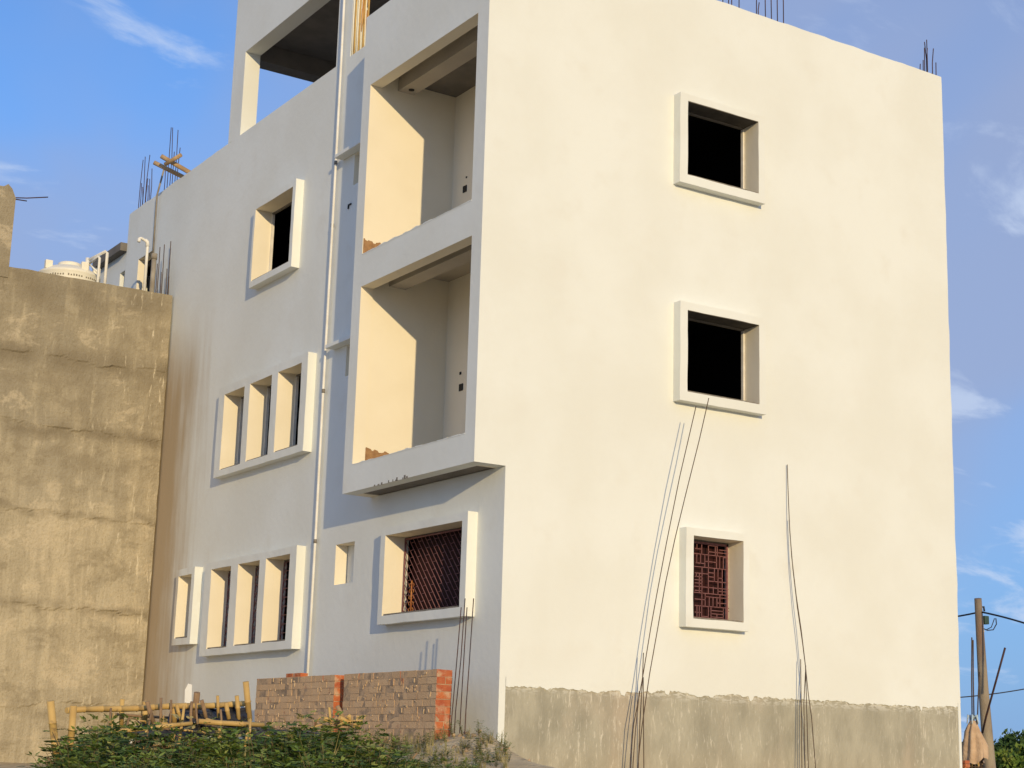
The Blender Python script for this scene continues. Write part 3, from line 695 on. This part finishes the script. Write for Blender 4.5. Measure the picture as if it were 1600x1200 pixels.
# ------------------------------------------------------------------ brick walls
def brick_wall(yn, yf, x0, x1, ztop, zbot, label, seed, far_ragged=False):
    rr = random.Random(seed)
    wl_ = empty('brick_wall', label, 'brick wall', ((x0+x1)/2, (yn+yf)/2, zbot))
    ch = .0895; n = int(round((ztop-zbot)/ch)); g = .007
    adopt(boxobj('mortar', (x0+.007, yn+.004, zbot), (x1-.006, yf-.012, ztop-.012), m_mortar), wl_)
    cache = {}
    def brick(y0, y1, z0, mats, xa, xb):
        key = (round(y1-y0, 2), round(xb-xa, 2), rr.randrange(4), mats is m_bricks_end)
        if key not in cache:
            bm = bm_new(); sx, sy, sz = (xb-xa)/2, key[0]/2, (ch-g)/2
            box(bm, (-sx, -sy, -sz), (sx, sy, sz))
            for v in bm.verts: v.co += Vector([rr.uniform(-.0025, .0025) for _ in range(3)])
            bmesh.ops.recalc_face_normals(bm, faces=bm.faces[:])
            me = bpy.data.meshes.new('brick'); bm.to_mesh(me); bm.free(); me.materials.append(rr.choice(mats)); me.materials.append(rr.choice(m_bricks_face))
            for f in me.polygons:
                if f.normal.x < -.5: f.material_index = 1
            cache[key] = me
        o = bpy.data.objects.new('brick', cache[key]); C.objects.link(o); adopt(o, wl_)
        o.location = ((xa+xb)/2 + rr.uniform(-.004, .004), (y0+y1)/2, z0+(ch-g)/2)
        o.rotation_euler = (0, 0, rr.uniform(-.012, .012))
    for c in range(n):
        z = zbot + c*ch; y = yn; top_ = z > ztop-ch*1.3
        if rr.random() < .0: continue
        # end bricks through the thickness
        if c % 2: brick(y, y+.115, z, m_bricks_end, x0, x1-.0)
        else:
            brick(y, y+.23, z, m_bricks_end, x0, x0+.12); brick(y, y+.23, z, m_bricks_end, x0+.13, x1)
        y += .115+g if c % 2 else .23+g
        while y < yf-.05:
            ln = rr.choice((.23, .23, .115, .075, .075, .15)) ; ln = min(ln, yf-y)
            if z < .2 and rr.random() < .25: y += .05
            if yf-(y+ln) < .06: ln = yf-y
            brick(y, y+ln, z, m_bricks_face if not (top_ and rr.random() < .6) else m_bricks_end, x0+rr.uniform(0, .010), x0+.105)
            y += ln+g
    bm = bm_new()      # dabs of squeezed-out mortar stuck to the face
    for k in range(75):
        y, z = rr.uniform(yn+.05, yf-.05), rr.uniform(.1, ztop-.03); a, b_ = (rr.uniform(.008, .03), rr.uniform(.004, .012)) if rr.random() < .5 else (rr.uniform(.004, .01), rr.uniform(.01, .035))
        box(bm, (x0-.006, y-a, z-b_), (x0+.01, y+a, z+b_), rot=Matrix.Rotation(rr.uniform(-.4, .4), 3, 'X'))
    adopt(fin(bm, 'mortar_dabs', m_dab, kind='stuff'), wl_)
    return wl_
BX0, BX1 = -.82, -.60
brick_wall(.13, 2.60, BX0, BX1, 1.0, -.25, 'near section of the low brick wall with a bright orange end pier', 3)
brick_wall(2.87, 5.42, BX0, BX1, 1.0, -.25, 'farther section of the low brick wall, mortar-smeared, beyond the gap', 5)
bm = bm_new(); box(bm, (-.79, 4.0, .99), (-.67, 4.24, 1.05)); box(bm, (-.79, 4.26, .99), (-.68, 4.48, 1.05)); 
tag(fin(bm, 'loose_brick', m_bricks_end[0], bevel=.004), 'pair of loose orange bricks lying on top of the far brick wall section', 'brick')

# ------------------------------------------------------------------ rebar bundles
def bundle(nm, label, rods_, rad=.0065, mat=None):
    base = rods_[0][-1]
    e_ = empty(nm, label, 'steel bars', (base[0], base[1], base[2]))
    for pts in rods_: adopt(tubeobj('rebar', pts, rad, mat or m_rebar, seg=6), e_)
    return e_
def rodF(pxs, d_top, d_bot, mid=None):
    n = len(pxs); z_t, z_b = pxs[0][1], pxs[-1][1]; out_ = []
    for (px, py) in pxs:
        f = (py-z_t)/(z_b-z_t); d = d_top + (d_bot-d_top)*f
        out_.append(tuple(sight(px, py, 'y', -d)))
    last = Vector(out_[-1]); out_.append((last.x, last.y, -.6)); return out_
bundle('rebar_bundle', 'tall bundle of rusty bars leaning right before the sunlit wall, reaching the middle window', [
    rodF([(1107.5,622),(1092,690),(1072,770),(1055,840),(1040,910),(1028,980),(1015,1053),(1008.6,1097),(1003,1136),(998.5,1178),(996.7,1200)], .85, .28),
    rodF([(1087.5,635),(1062,745),(1041,850),(1026,930),(1017,980),(1005,1053),(999.4,1084),(990,1132),(984.8,1195)], .55, .28),
    rodF([(1005.3,1020),(1004,1059),(1000,1127),(997.6,1190)], .22, .25),
    rodF([(1005,1058),(1005.5,1130),(1006,1200)], .2, .22),
    rodF([(999,1080),(993,1140),(989,1195)], .24, .3)])
bundle('rebar_bundle', 'thin rusty bar bundle bent against the sunlit wall, right of the lower window', [
    rodF([(1230,726),(1231.5,770),(1234,830),(1239,890),(1246,950),(1254,1005),(1259,1045),(1263,1085),(1268,1120),(1274,1195)], .03, .30),
    rodF([(1233,812),(1237,870),(1244,930),(1252,985),(1258.5,1040),(1260,1090),(1263,1200)], .05, .26),
    rodF([(1259,1040),(1256,1100),(1258,1200)], .18, .22),
    rodF([(1251,1030),(1252,1110),(1253,1200)], .12, .2)], .006)
def rodL(pxs, x):
    o_ = [tuple(sight(px, py, 'x', x)) for px, py in pxs]; l = o_[-1]; o_.append((l[0], l[1]-.02, -.35)); return o_
bundle('rebar_bundle', 'four dark upright bars beside the orange end of the brick wall', [
    rodL([(720.6,949),(713,1041),(706,1120),(702,1165)], -.64), rodL([(726.7,935),(720,1032),(712,1110),(709,1160)], -.6),
    rodL([(729.7,949),(724,1041),(720,1110),(718,1150)], -.52), rodL([(740,935),(733,1039),(728,1110),(726,1150)], -.56)], .007, m_rebar_dark)

# ------------------------------------------------------------------ bamboo pen and clutter
def bamboo(bm, a, b_, r):
    a, b_ = Vector(a), Vector(b_); n = max(2, int((b_-a).length/.16)); pts = []; rs = []
    side = Vector((random.uniform(-1, 1), random.uniform(-1, 1), random.uniform(-1, 1)))*.006
    for k in range(n+1):
        p = a.lerp(b_, k/n) + side*math.sin(k*1.3)
        dlt = (b_-a).normalized()*.006
        if 0 < k < n: pts += [p-dlt, p, p+dlt]; rs += [r, r*1.2, r]
        else: pts.append(p); rs.append(r*(1 if k == 0 else .95))
    tube(bm, pts, rs, 8)
pen = empty('bamboo_fence', 'rickety yellow bamboo fence with uneven posts in front of the weeds', 'fence', tuple(survey(240, 1190, 14)))
DF = 14.0
def fpole(nm, a, b_, r, mat=m_bamboo):
    bm = bm_new(); bamboo(bm, a, b_, r); o = adopt(fin(bm, nm, mat), pen); return o
S = survey
fpole('rail', S(104, 1110, 13.6), S(386, 1100, 15.0), .026)
fpole('rail', S(100, 1170, 13.4), S(318, 1164, 14.2), .020)
fpole('rail', S(180, 1116, 14.6), S(290, 1123, 14.8), .012, m_oldwood)
fpole('rail', S(310, 1127, 13.9), S(412, 1133, 14.2), .022)
fpole('rail', S(172, 1143, 13.6), S(300, 1131, 13.9), .018)
for (xt, yt, xb, yb, r, d, mt) in ((79, 1095, 90, 1200, .032, 13.4, 0), (115, 1102, 106, 1215, .030, 13.5, 0), (191, 1092, 190, 1135, .022, 14.3, 0), (227, 1096, 225, 1135, .026, 14.6, 0),
        (230, 1096, 241, 1130, .020, 14.0, 1), (272, 1100, 272, 1130, .026, 14.4, 0), (276, 1101, 283, 1125, .016, 14.3, 0), (308, 1082, 303, 1122, .030, 14.6, 1), (315, 1094, 322, 1122, .018, 14.4, 1),
        (340, 1087, 341, 1122, .014, 14.6, 0), (353, 1098, 358, 1124, .020, 14.6, 0), (370, 1087, 373, 1124, .020, 14.7, 0), (384, 1065, 390, 1126, .029, 14.8, 0),
        (226, 1150, 225, 1205, .024, 13.9, 0), (184, 1165, 184, 1200, .022, 13.7, 0), (342, 1135, 343, 1170, .018, 14.1, 0), (271, 1145, 270, 1170, .018, 14.1, 0), (72, 1188, 96, 1205, .03, 13.2, 1)):
    fpole('post', S(xt, yt, d), S(xb, yb, d), r, m_oldwood if mt else m_bamboo)
rk = random.Random(12)
for k in range(16):
    x = rk.uniform(130, 395); y = rk.uniform(1100, 1128); d = rk.uniform(13.8, 14.9); dx = rk.uniform(-9, 9)
    fpole('stick', S(x, y-rk.uniform(0, 16), d), S(x+dx, y+rk.uniform(22, 50), d-.1), rk.uniform(.007, .013), m_oldwood if k % 2 else m_bamboo)
for k in range(7):
    x = rk.uniform(170, 340); y = rk.uniform(1118, 1150)
    fpole('stick', S(x, y, 14.2), S(x+rk.uniform(40, 90), y+rk.uniform(-14, 14), 14.4), rk.uniform(.006, .011), m_oldwood if k % 2 else m_bamboo)
# black plastic sheet sagging over the rails
bm = bm_new(); nx, ny = 46, 12; Vv = []
for i in range(nx+1):
    f = i/nx; px = 170+ f*330; topy = 1137 - 7*math.sin(f*math.pi) + 6*mnoise.noise(Vector((f*7, 0, 0)))+ (8*f if f > .7 else 0)
    row = []
    for j in range(ny+1):
        g = j/ny; d = 14.05 + .35*(1-g) + .08*mnoise.noise(Vector((f*9, g*4, 5)))
        row.append(bm.verts.new(S(px, topy + g*34*(.7+.5*mnoise.noise(Vector((f*11, 3, 0)))), d + f*.7)))
    Vv.append(row)
for i in range(nx):
    for j in range(ny): bm.faces.new((Vv[i][j], Vv[i+1][j], Vv[i+1][j+1], Vv[i][j+1])).smooth = True
o = tag(fin(bm, 'plastic_sheet', m_tarp), 'crumpled black plastic sheet hung over the bamboo fence', 'plastic sheet')
md = o.modifiers.new('thick', 'SOLIDIFY'); md.thickness = .004
# second sheet, draped like a small tent
bm = bm_new(); Vv = []
for i in range(21):
    f = i/20; row = []
    for j in range(9):
        g = j/8; topy = 1104 + 8*abs(mnoise.noise(Vector((f*6, 1, 1)))) 
        row.append(bm.verts.new(S(268 + f*118 - (1-f)*g*8, topy + g*(26+6*mnoise.noise(Vector((f*7, 2, 0)))), 14.9 - .35*g + .08*mnoise.noise(Vector((f*8, g*5, 2))))))
    Vv.append(row)
for i in range(20):
    for j in range(8): bm.faces.new((Vv[i][j], Vv[i+1][j], Vv[i+1][j+1], Vv[i][j+1]))
o = tag(fin(bm, 'plastic_sheet', m_tarp), 'small tent-like black sheet under the top bamboo rail', 'plastic sheet')
md = o.modifiers.new('thick', 'SOLIDIFY'); md.thickness = .004
# white plank with a pointed top
def slab4(nm, pxs, d, th, mat, label, cat):
    bm = bm_new(); a = [bm.verts.new(S(x, y, d)) for x, y in pxs]; b_ = [bm.verts.new(S(x, y, d+th)) for x, y in pxs]
    bm.faces.new(a); bm.faces.new(b_[::-1]); n = len(a)
    for i in range(n): bm.faces.new((a[i], b_[i], b_[(i+1) % n], a[(i+1) % n]))
    return tag(fin(bm, nm, mat), label, cat)
slab4('white_board', [(289, 1078), (294, 1068), (300, 1070), (299, 1112), (288, 1112)], 15.1, .03, m_whiteboard, 'narrow white board standing upright behind the bamboo fence', 'board')
slab4('pale_board', [(376, 1103), (386, 1102), (388, 1122), (378, 1122)], 15.2, .03, m_whiteboard, 'short white board behind the tall bamboo post near the brick wall', 'board')
slab4('timber_board', [(240, 1150), (275, 1146), (277, 1166), (238, 1168)], 14.4, .04, m_oldwood, 'brown timber board lying under the bamboo fence among weeds', 'board')
slab4('crumpled_paper', [(199, 1147), (208, 1148), (210, 1158), (205, 1163), (200, 1160)], 13.5, .03, m_whiteboard, 'scrap of white paper caught in the weeds below the fence', 'litter')

# broken timber and brick bits near the wall gap
hp = empty('rubble_heap', 'heap of split timber and broken bricks at the gap in the brick wall', 'rubble', tuple(S(535, 1140, 17.6)))
rr = random.Random(8)
for k in range(16):
    c = S(528+rr.uniform(-12, 28), 1128+rr.uniform(-6, 8), 17.6+rr.uniform(-.15, .2)); dv = Vector((rr.uniform(-1, 1), rr.uniform(-.4, .4), rr.uniform(-.3, .8))).normalized()*rr.uniform(.06, .16)
    adopt(tubeobj('timber_piece', [c-dv, c+dv], rr.uniform(.012, .03), m_bamboo if k % 3 else m_oldwood2, seg=5), hp)
adopt(tubeobj('timber_piece', [S(527, 1103, 17.5), S(536, 1121, 17.5)], .025, m_oldwood2, seg=6), hp)

# ------------------------------------------------------------------ weeds
def proto(seed, kind):
    """one unit-height plant: (verts, quads, slots) ; slot 0 leaves, slot 1 stem"""
    r = np.random.default_rng(seed); vs, fs, sl_ = [], [], []
    def quad(p, d, n, L_, W_, m):
        s_ = np.cross(d, n); s_ /= (np.linalg.norm(s_)+1e-9); k = len(vs)
        vs.extend([p, p+d*L_*.45+s_*W_*.5, p+d*L_, p+d*L_*.45-s_*W_*.5]); fs.append((k, k+1, k+2, k+3)); sl_.append(m)
    for st in range({'frond': 4, 'leafy': 4, 'grass': 14, 'stalk': 1}[kind]):
        a = r.uniform(0, 6.283); lean = r.uniform(.05, .42); hh = r.uniform(.6, 1.0) if kind != 'stalk' else 1
        p1 = np.array([math.cos(a)*lean*.3, math.sin(a)*lean*.3, hh*.6]); p2 = np.array([math.cos(a)*lean, math.sin(a)*lean, hh])
        if kind == 'grass':
            last = np.zeros(3)+r.normal(0, .05, 3)*[1, 1, 0]; base = last.copy()
            sd = np.array([-math.sin(a), math.cos(a), 0])*.012
            for k in range(1, 5):
                t_ = k/4; p = base + 2*t_*(1-t_)*p1 + t_*t_*(p2-[0, 0, .15*lean]); i0 = len(vs); w0, w1 = 1-(t_-.25)*.9, 1-t_*.9
                vs.extend([last-sd*w0, last+sd*w0, p+sd*w1, p-sd*w1]); fs.append((i0, i0+1, i0+2, i0+3)); sl_.append(0); last = p
            continue
        last = np.zeros(3); n = 9
        for k in range(1, n+1):
            t_ = k/n; p = 2*t_*(1-t_)*p1 + t_*t_*p2; d = p-last; d /= np.linalg.norm(d)
            i0 = len(vs); wv = .008*(1.2-t_); sd = np.array([wv, wv, 0]); vs.extend([last-sd, last+sd, p+sd, p-sd]); fs.append((i0, i0+1, i0+2, i0+3)); sl_.append(1)
            last = p
            if t_ < .2: continue
            for q_ in range({'stalk': 1, 'leafy': 4}.get(kind, 2)):
                b_ = r.uniform(0, 6.283); dd = np.array([math.cos(b_), math.sin(b_), r.uniform(.1, .8)]); dd /= np.linalg.norm(dd)
                side = np.cross(dd, [0, 0, 1.]); side /= np.linalg.norm(side); up = np.cross(side, dd)
                if kind == 'leafy':
                    quad(p+dd*.03, dd, up+r.normal(0, .4, 3), r.uniform(.05, .10), r.uniform(.022, .042), 0)
                    quad(p+dd*.02, dd*.5+side*.8, up+r.normal(0, .4, 3), r.uniform(.035, .07), .024, 0)
                else:
                    Lf = r.uniform(.16, .30)*(1.1-.5*t_)
                    for g in range(2, 8):
                        f = g/7; c = p + dd*Lf*f - np.array([0, 0, .25*Lf*f*f]); ll = .065*(1.15-f*.6)
                        for sg in (1, -1): quad(c, (side*sg*.85+dd*.5)/1., up+r.normal(0, .25, 3), ll, ll*.33, 0)
    return np.array(vs), np.array(fs), np.array(sl_)
PROTOS = {k: [proto(100*i+j, k) for j in range(5)] for i, k in enumerate(('frond', 'leafy', 'grass', 'stalk'))}
def plant_mesh(plants, name, mats, seed=1):
    """plants: (x, y, z, height, width factor, kind, material index); last material is the stem"""
    r = np.random.default_rng(seed); V_, F_, M_ = [], [], []; o_ = 0
    for (x, y, z, h, wf, kind, m) in plants:
        v, f, sl_ = PROTOS[kind][r.integers(5)]; a = r.uniform(0, 6.283); c_, s_ = math.cos(a), math.sin(a)
        vv = v*[h*wf, h*wf, h]; vv = np.stack([vv[:, 0]*c_-vv[:, 1]*s_+x, vv[:, 0]*s_+vv[:, 1]*c_+y, vv[:, 2]+z-.02], 1)
        V_.append(vv); F_.append(f+o_); M_.append(np.where(sl_ == 0, m, len(mats)-1)); o_ += len(vv)
    V_ = np.concatenate(V_); F_ = np.concatenate(F_); M_ = np.concatenate(M_)
    me = bpy.data.meshes.new(name); me.vertices.add(len(V_)); me.vertices.foreach_set('co', V_.ravel())
    me.loops.add(len(F_)*4); me.loops.foreach_set('vertex_index', F_.ravel()); me.polygons.add(len(F_))
    me.polygons.foreach_set('loop_start', np.arange(len(F_))*4); me.polygons.foreach_set('loop_total', np.full(len(F_), 4))
    me.polygons.foreach_set('material_index', M_); me.update(calc_edges=True); me.validate()
    return link(name, me, mats)
def top_limit(px):
    return np.interp(px, [60, 110, 130, 165, 230, 300, 420, 470, 520, 560, 600, 650, 700, 760], [1190, 1168, 1132, 1124, 1142, 1134, 1140, 1128, 1122, 1146, 1166, 1182, 1186, 1180])
plants = []
r = random.Random(21)
for k in range(1700):
    px = r.uniform(60, 660) if r.random() < .88 else r.uniform(600, 745); d = r.uniform(10.5, 17.5)
    p = S(px, 1190, d); gz = ground_h(p.x, p.y)
    if p.x > -.95 and p.y > 0: continue
    if p.x > -.3: continue
    if mnoise.noise(Vector((p.x*1.5, p.y*1.5, 4))) > .12 and r.random() < .85: continue
    zt = S(px, top_limit(px)+4+20*mnoise.noise(Vector((px*.022, d*.8, 0)))+r.uniform(0, 8)**2*.9, d).z; h = zt-gz
    if d < 11.5: h *= .8
    h = max(.12, min(.85, h))
    kd = r.choices(('frond', 'leafy', 'grass'), (.5, .36, .14))[0]; plants.append((p.x, p.y, gz, h, r.uniform(.8, 1.3), kd, 3 if kd == 'grass' and r.random() < .5 else r.choices((0, 1, 2), (.45, .33, .22))[0]))
for k in range(110):   # tall thin stalks standing above the rest
    px = r.uniform(120, 620); d = r.uniform(11.5, 17); p = S(px, 1190, d)
    if p.x > -1.0 and p.y > -.2: continue
    gz = ground_h(p.x, p.y); zt = S(px, top_limit(px)-r.uniform(0, 14), d).z
    plants.append((p.x, p.y, gz, max(.15, zt-gz), .7, 'stalk', r.choice((0, 2, 3))))
for k in range(420):   # low tufts over the near bank, right side
    px = r.uniform(540, 800); d = r.uniform(14.5, 19.8); p = S(px, 1190, d)
    if p.x > -.25 or (p.x > -.95 and p.y > 0): continue
    gz = ground_h(p.x, p.y); kd = r.choice(('grass', 'grass', 'frond', 'leafy')); plants.append((p.x, p.y, gz, r.uniform(.1, .24), 1.2, kd, 3 if kd == 'grass' else r.choice((0, 1, 2))))
o = plant_mesh(plants, 'weed_thicket', [m_leaf, m_leaf2, m_leaf4, m_grass, m_stem], seed=3); o['kind'] = 'stuff'
tag(o, 'dense green weeds covering the bank in front of the bamboo fence and brick wall', 'weeds')
# single plants that stand out
def plant(nm, px, py_top, d, label, mat_l, ls, spread, ns_, seed, cat='plant'):
    p = S(px, 1190, d); gz = ground_h(p.x, p.y); h = S(px, py_top, d).z - gz
    rs = random.Random(seed); kd = 'leafy' if 'scrubby' in label else 'frond'
    o = plant_mesh([(rs.uniform(-.4, .4)*spread, rs.uniform(-.4, .4)*spread, 0, h*rs.uniform(.75, 1.0), 1.1, kd, 0) for _ in range(ns_//3+1)], nm, [mat_l, m_stem], seed=seed)
    o.location = (p.x, p.y, gz); return tag(o, label, cat)
plant('leafy_shrub', 150, 1116, 13.3, 'feathery light green shrub beside the left bamboo posts', m_leaf, .04, .32, 9, 31)
plant('dry_shrub', 262, 1128, 13.2, 'reddish brown dried shrub poking out of the green weeds', m_leaf3, .035, .22, 10, 32)
plant('leafy_shrub', 205, 1128, 13.1, 'dark green shrub rising at the left end of the plastic sheet', m_leaf2, .04, .3, 10, 33)
plant('leafy_shrub', 500, 1112, 15.5, 'bright green shrub growing in front of the far brick wall section', m_leaf, .04, .3, 12, 34)
plant('leafy_shrub', 745, 1148, 20.0, 'small scrubby plant on the dirt heap at the foot of the white corner', m_leaf, .035, .45, 9, 35)
plant('leafy_shrub', 690, 1165, 18.2, 'low green plant at the foot of the orange brick end', m_leaf2, .04, .3, 12, 36)

rk = random.Random(77); bm = bm_new()
for k in range(34):
    px = rk.uniform(130, 640); d = rk.uniform(13.2, 16.5); y0 = float(np.interp(px, [120, 560, 650], [1140, 1140, 1175]))+rk.uniform(-6, 40)
    a_, b1_ = S(px, y0, d), S(px+rk.uniform(-30, 30), y0+rk.uniform(-22, 10), d+rk.uniform(-.2, .2))
    tube(bm, [a_, a_.lerp(b1_, .5)+Vector((0, 0, rk.uniform(-.02, .03))), b1_], rk.uniform(.004, .009), 5, mi=k % 2)
tag(fin(bm, 'dry_twigs', [m_oldwood, m_bamboo], kind='stuff'), 'dry twigs and bamboo splinters tangled in the green weeds', 'twigs')
# dirt heap stones
rr = random.Random(5); bm = bm_new()
for k in range(60):
    x, y = rr.uniform(-1.1, .15), rr.uniform(-1.3, -.1); s_ = rr.uniform(.008, .035); c = Vector((x, y, ground_h(x, y)+s_*.3))
    g_ = bmesh.ops.create_icosphere(bm, subdivisions=1, radius=s_)['verts']
    for v in g_: v.co = c + v.co*(1+.5*mnoise.noise(v.co*30+Vector((k, 0, 0))))
tag(fin(bm, 'gravel', m_mortar, kind='stuff'), 'gravel and broken mortar bits on the dirt heap by the white corner', 'gravel')

# ------------------------------------------------------------------ right-hand background
pl = empty('utility_pole', 'tall leaning utility pole with a small transformer and cables at the right edge', 'utility pole', tuple(S(1547, 1204, 30)))
pt, pbm = S(1528, 935, 30), S(1547, 1208, 30)
bm = bm_new(); tube(bm, [pbm-Vector((0, 0, 1.2)), pbm, pbm.lerp(pt, .5)+Vector((-.02, 0, 0)), pt], [.125, .115, .09, .065], 10); adopt(fin(bm, 'pole', m_pole), pl)
c = S(1538.5, 969, 30.1); bm = bm_new(); box(bm, c-Vector((.055, .06, .075)), c+Vector((.055, .06, .075))); adopt(fin(bm, 'switch_box', m_green_box, bevel=.01), pl)
adopt(tubeobj('bracket', [S(1533, 949, 30), S(1537, 948, 30), S(1538, 955, 30)], .018, m_wire), pl)
adopt(tubeobj('cable_loop', [S(1556, 966, 30), S(1557, 975, 30), S(1552, 984, 30), S(1543, 985, 30), S(1534, 981, 30)], .010, m_wire), pl)
adopt(tubeobj('cable_loop', [S(1554, 966, 30), S(1549, 980, 30), S(1541, 984, 30)], .008, m_wire), pl)
adopt(tubeobj('insulator', [S(1534, 984, 30), S(1536, 988, 30)], .035, m_pvc), pl)
def sag(a, b_, s, n=16): return [a.lerp(b_, k/n) - Vector((0, 0, s*4*(k/n)*(1-k/n))) for k in range(n+1)]
tag(tubeobj('overhead_cable', sag(S(1400, 970, 33), S(1532, 956, 30), .05) + sag(S(1532, 956, 30), S(1700, 1012, 27), -.06)[1:], .016, m_wire), 'black overhead cable running past the top of the utility pole', 'cable')
tag(tubeobj('overhead_cable', sag(S(1400, 1092, 36), S(1660, 1064, 36), .12), .012, m_wire), 'thin cable crossing the sky behind the middle of the utility pole', 'cable')
rc = empty('wrapped_column', 'rebar column wrapped in tan sackcloth beyond the right corner of the building', 'column', tuple(S(1522, 1200, 26)))
S26 = lambda x, y, dd=0: S(x, y, 26+dd)
bm = bm_new(); prof = [(1520, 1126, .04), (1520, 1134, .075), (1520, 1143, .11), (1521, 1155, .14), (1522, 1168, .17), (1523, 1180, .18), (1523, 1188, .17)]
rg = []
for i, (px, py, rad) in enumerate(prof):
    ring = []
    for k in range(48):
        a = k/48*6.283; rr_ = rad*(1 + .16*math.sin(a*7+i*.35) + .3*mnoise.noise(Vector((math.cos(a)*1.6, math.sin(a)*1.6, i*.4))))
        c = S26(px, py + (6*math.sin(a*2+1)+9*mnoise.noise(Vector((math.cos(a)*2, math.sin(a)*2, 3))) if i >= 4 else 0))
        ring.append(bm.verts.new(c + Vector((math.cos(a)*rr_, math.sin(a)*rr_, 0))))
    rg.append(ring)
for i in range(len(rg)-1):
    for k in range(48): bm.faces.new((rg[i][k], rg[i][(k+1) % 48], rg[i+1][(k+1) % 48], rg[i+1][k])).smooth = True
bm.faces.new(rg[0]); adopt(fin(bm, 'sackcloth', m_cloth), rc)
for k in range(6):
    x = 1509+k*5; adopt(tubeobj('rebar', [S26(x, 1165, .05*(k % 3)), S26(x-.5, 1215, .05*(k % 3))], .012, m_rebar if k % 2 else m_bamboo, seg=6), rc)
for y in (1186, 1198): adopt(tubeobj('tie_bar', [S26(1506, y-1), S26(1538, y+1)], .010, m_rebar, seg=6), rc)
bm = bm_new(); c = S26(1520, 1123); 
for k in range(5):
    a = k*1.25; tube(bm, [c, c+Vector((.07*math.cos(a), .07*math.sin(a), .05)), c+Vector((.09*math.cos(a), .09*math.sin(a), -.08))], [.03, .022, .008], 5)
adopt(fin(bm, 'tied_rag', m_bluecloth), rc)
for a, b_ in (((1518.5, 996), (1519, 1130)), ((1520.5, 1000), (1522, 1130)), ((1530.5, 1050), (1527, 1135))):
    adopt(tubeobj('rebar', [S26(*a), S26((a[0]+b_[0])/2-.5, (a[1]+b_[1])/2), S26(*b_)], .010, m_rebar), rc)
tag(tubeobj('leaning_rod', [S(1570.5, 1012, 29), S(1556, 1065, 29), S(1541, 1119, 29.6), S(1535, 1145, 29.8)], .018, m_rebar_dark), 'dark rod leaning against the utility pole from the right', 'rod')
bm = bm_new(); rr = random.Random(9)
bw = empty('brick_stack', 'low stack of orange bricks at the foot of the cloth wrapped column', 'brick stack', tuple(S(1510, 1200, 25.6)))
for i in range(4):
    for j in range(1):
        c = S(1503.5, 1207-i*5.5, 25.7) + Vector((rr.uniform(-.01, .01), 0, 0))
        adopt(boxobj('brick', c-Vector((.055, .11, .024)), c+Vector((.045, .11, .024)), rr.choice(m_bricks_end)), bw)

def tree(px, py_top, d, wid, label, mat_, seed, n=5200, leaf=.13):
    base = S(px, 1206, d); top_ = S(px, py_top, d); H = top_.z+.9; gz = -.9
    e_ = empty('tree', label, 'tree', (base.x, base.y, gz))
    r = np.random.default_rng(seed); rr = random.Random(seed)
    bm = bm_new(); limbs = []
    tube(bm, [(base.x, base.y, gz), (base.x+.05, base.y, gz+H*.3), (base.x, base.y+.05, gz+H*.6)], [.13, .10, .05], 7)
    for k in range(7):
        a = rr.uniform(0, 6.283); z0 = gz+H*rr.uniform(.2, .5); q_ = Vector((base.x+math.cos(a)*wid*.6, base.y+math.sin(a)*wid*.6, gz+H*rr.uniform(.55, .9)))
        tube(bm, [(base.x, base.y, z0), (Vector((base.x, base.y, z0))+q_)/2+Vector((0, 0, .1)), q_], [.05, .03, .012], 5); limbs.append(q_)
    adopt(fin(bm, 'trunk', m_stem), e_)
    vs, fs = [], []
    cl = [(Vector((base.x, base.y, gz+H*.62)), wid*.65)] + [(q_, wid*rr.uniform(.28, .45)) for q_ in limbs] + [(Vector((base.x+rr.uniform(-wid, wid)*.7, base.y+rr.uniform(-wid, wid)*.7, gz+H*rr.uniform(.45, .93))), wid*rr.uniform(.2, .35)) for _ in range(9)]
    for k in range(n):
        c, rad = cl[rr.randrange(len(cl))]; v = r.normal(size=3); v /= np.linalg.norm(v); p = np.array(c) + v*rad*r.uniform(.35, 1)**.5*np.array([1, 1, .8])
        if p[2] < gz+.1: continue
        d_ = r.normal(size=3); d_ /= np.linalg.norm(d_); s_ = np.cross(d_, r.normal(size=3)); s_ /= np.linalg.norm(s_); i0 = len(vs); l = leaf*r.uniform(.6, 1.2)
        vs += [tuple(p), tuple(p+d_*l*.5+s_*l*.28), tuple(p+d_*l), tuple(p+d_*l*.5-s_*l*.28)]; fs.append((i0, i0+1, i0+2, i0+3))
    me = bpy.data.meshes.new('crown'); me.from_pydata(vs, [], fs); adopt(link('crown', me, mat_), e_)
tree(1560, 1160, 36, .75, 'dark green bushy tree right behind the utility pole', m_leaf2, 41)
tree(1592, 1163, 33, .6, 'lighter yellow-green bush at the right edge of the view', m_leaf, 42)
tree(1505, 1172, 40, .5, 'small dark bush between the building corner and the cloth wrapped column', m_leaf2, 43, n=2500)
tree(1640, 1150, 39, 1.3, 'broad dark tree mostly beyond the right edge of the view', m_leaf2, 44)
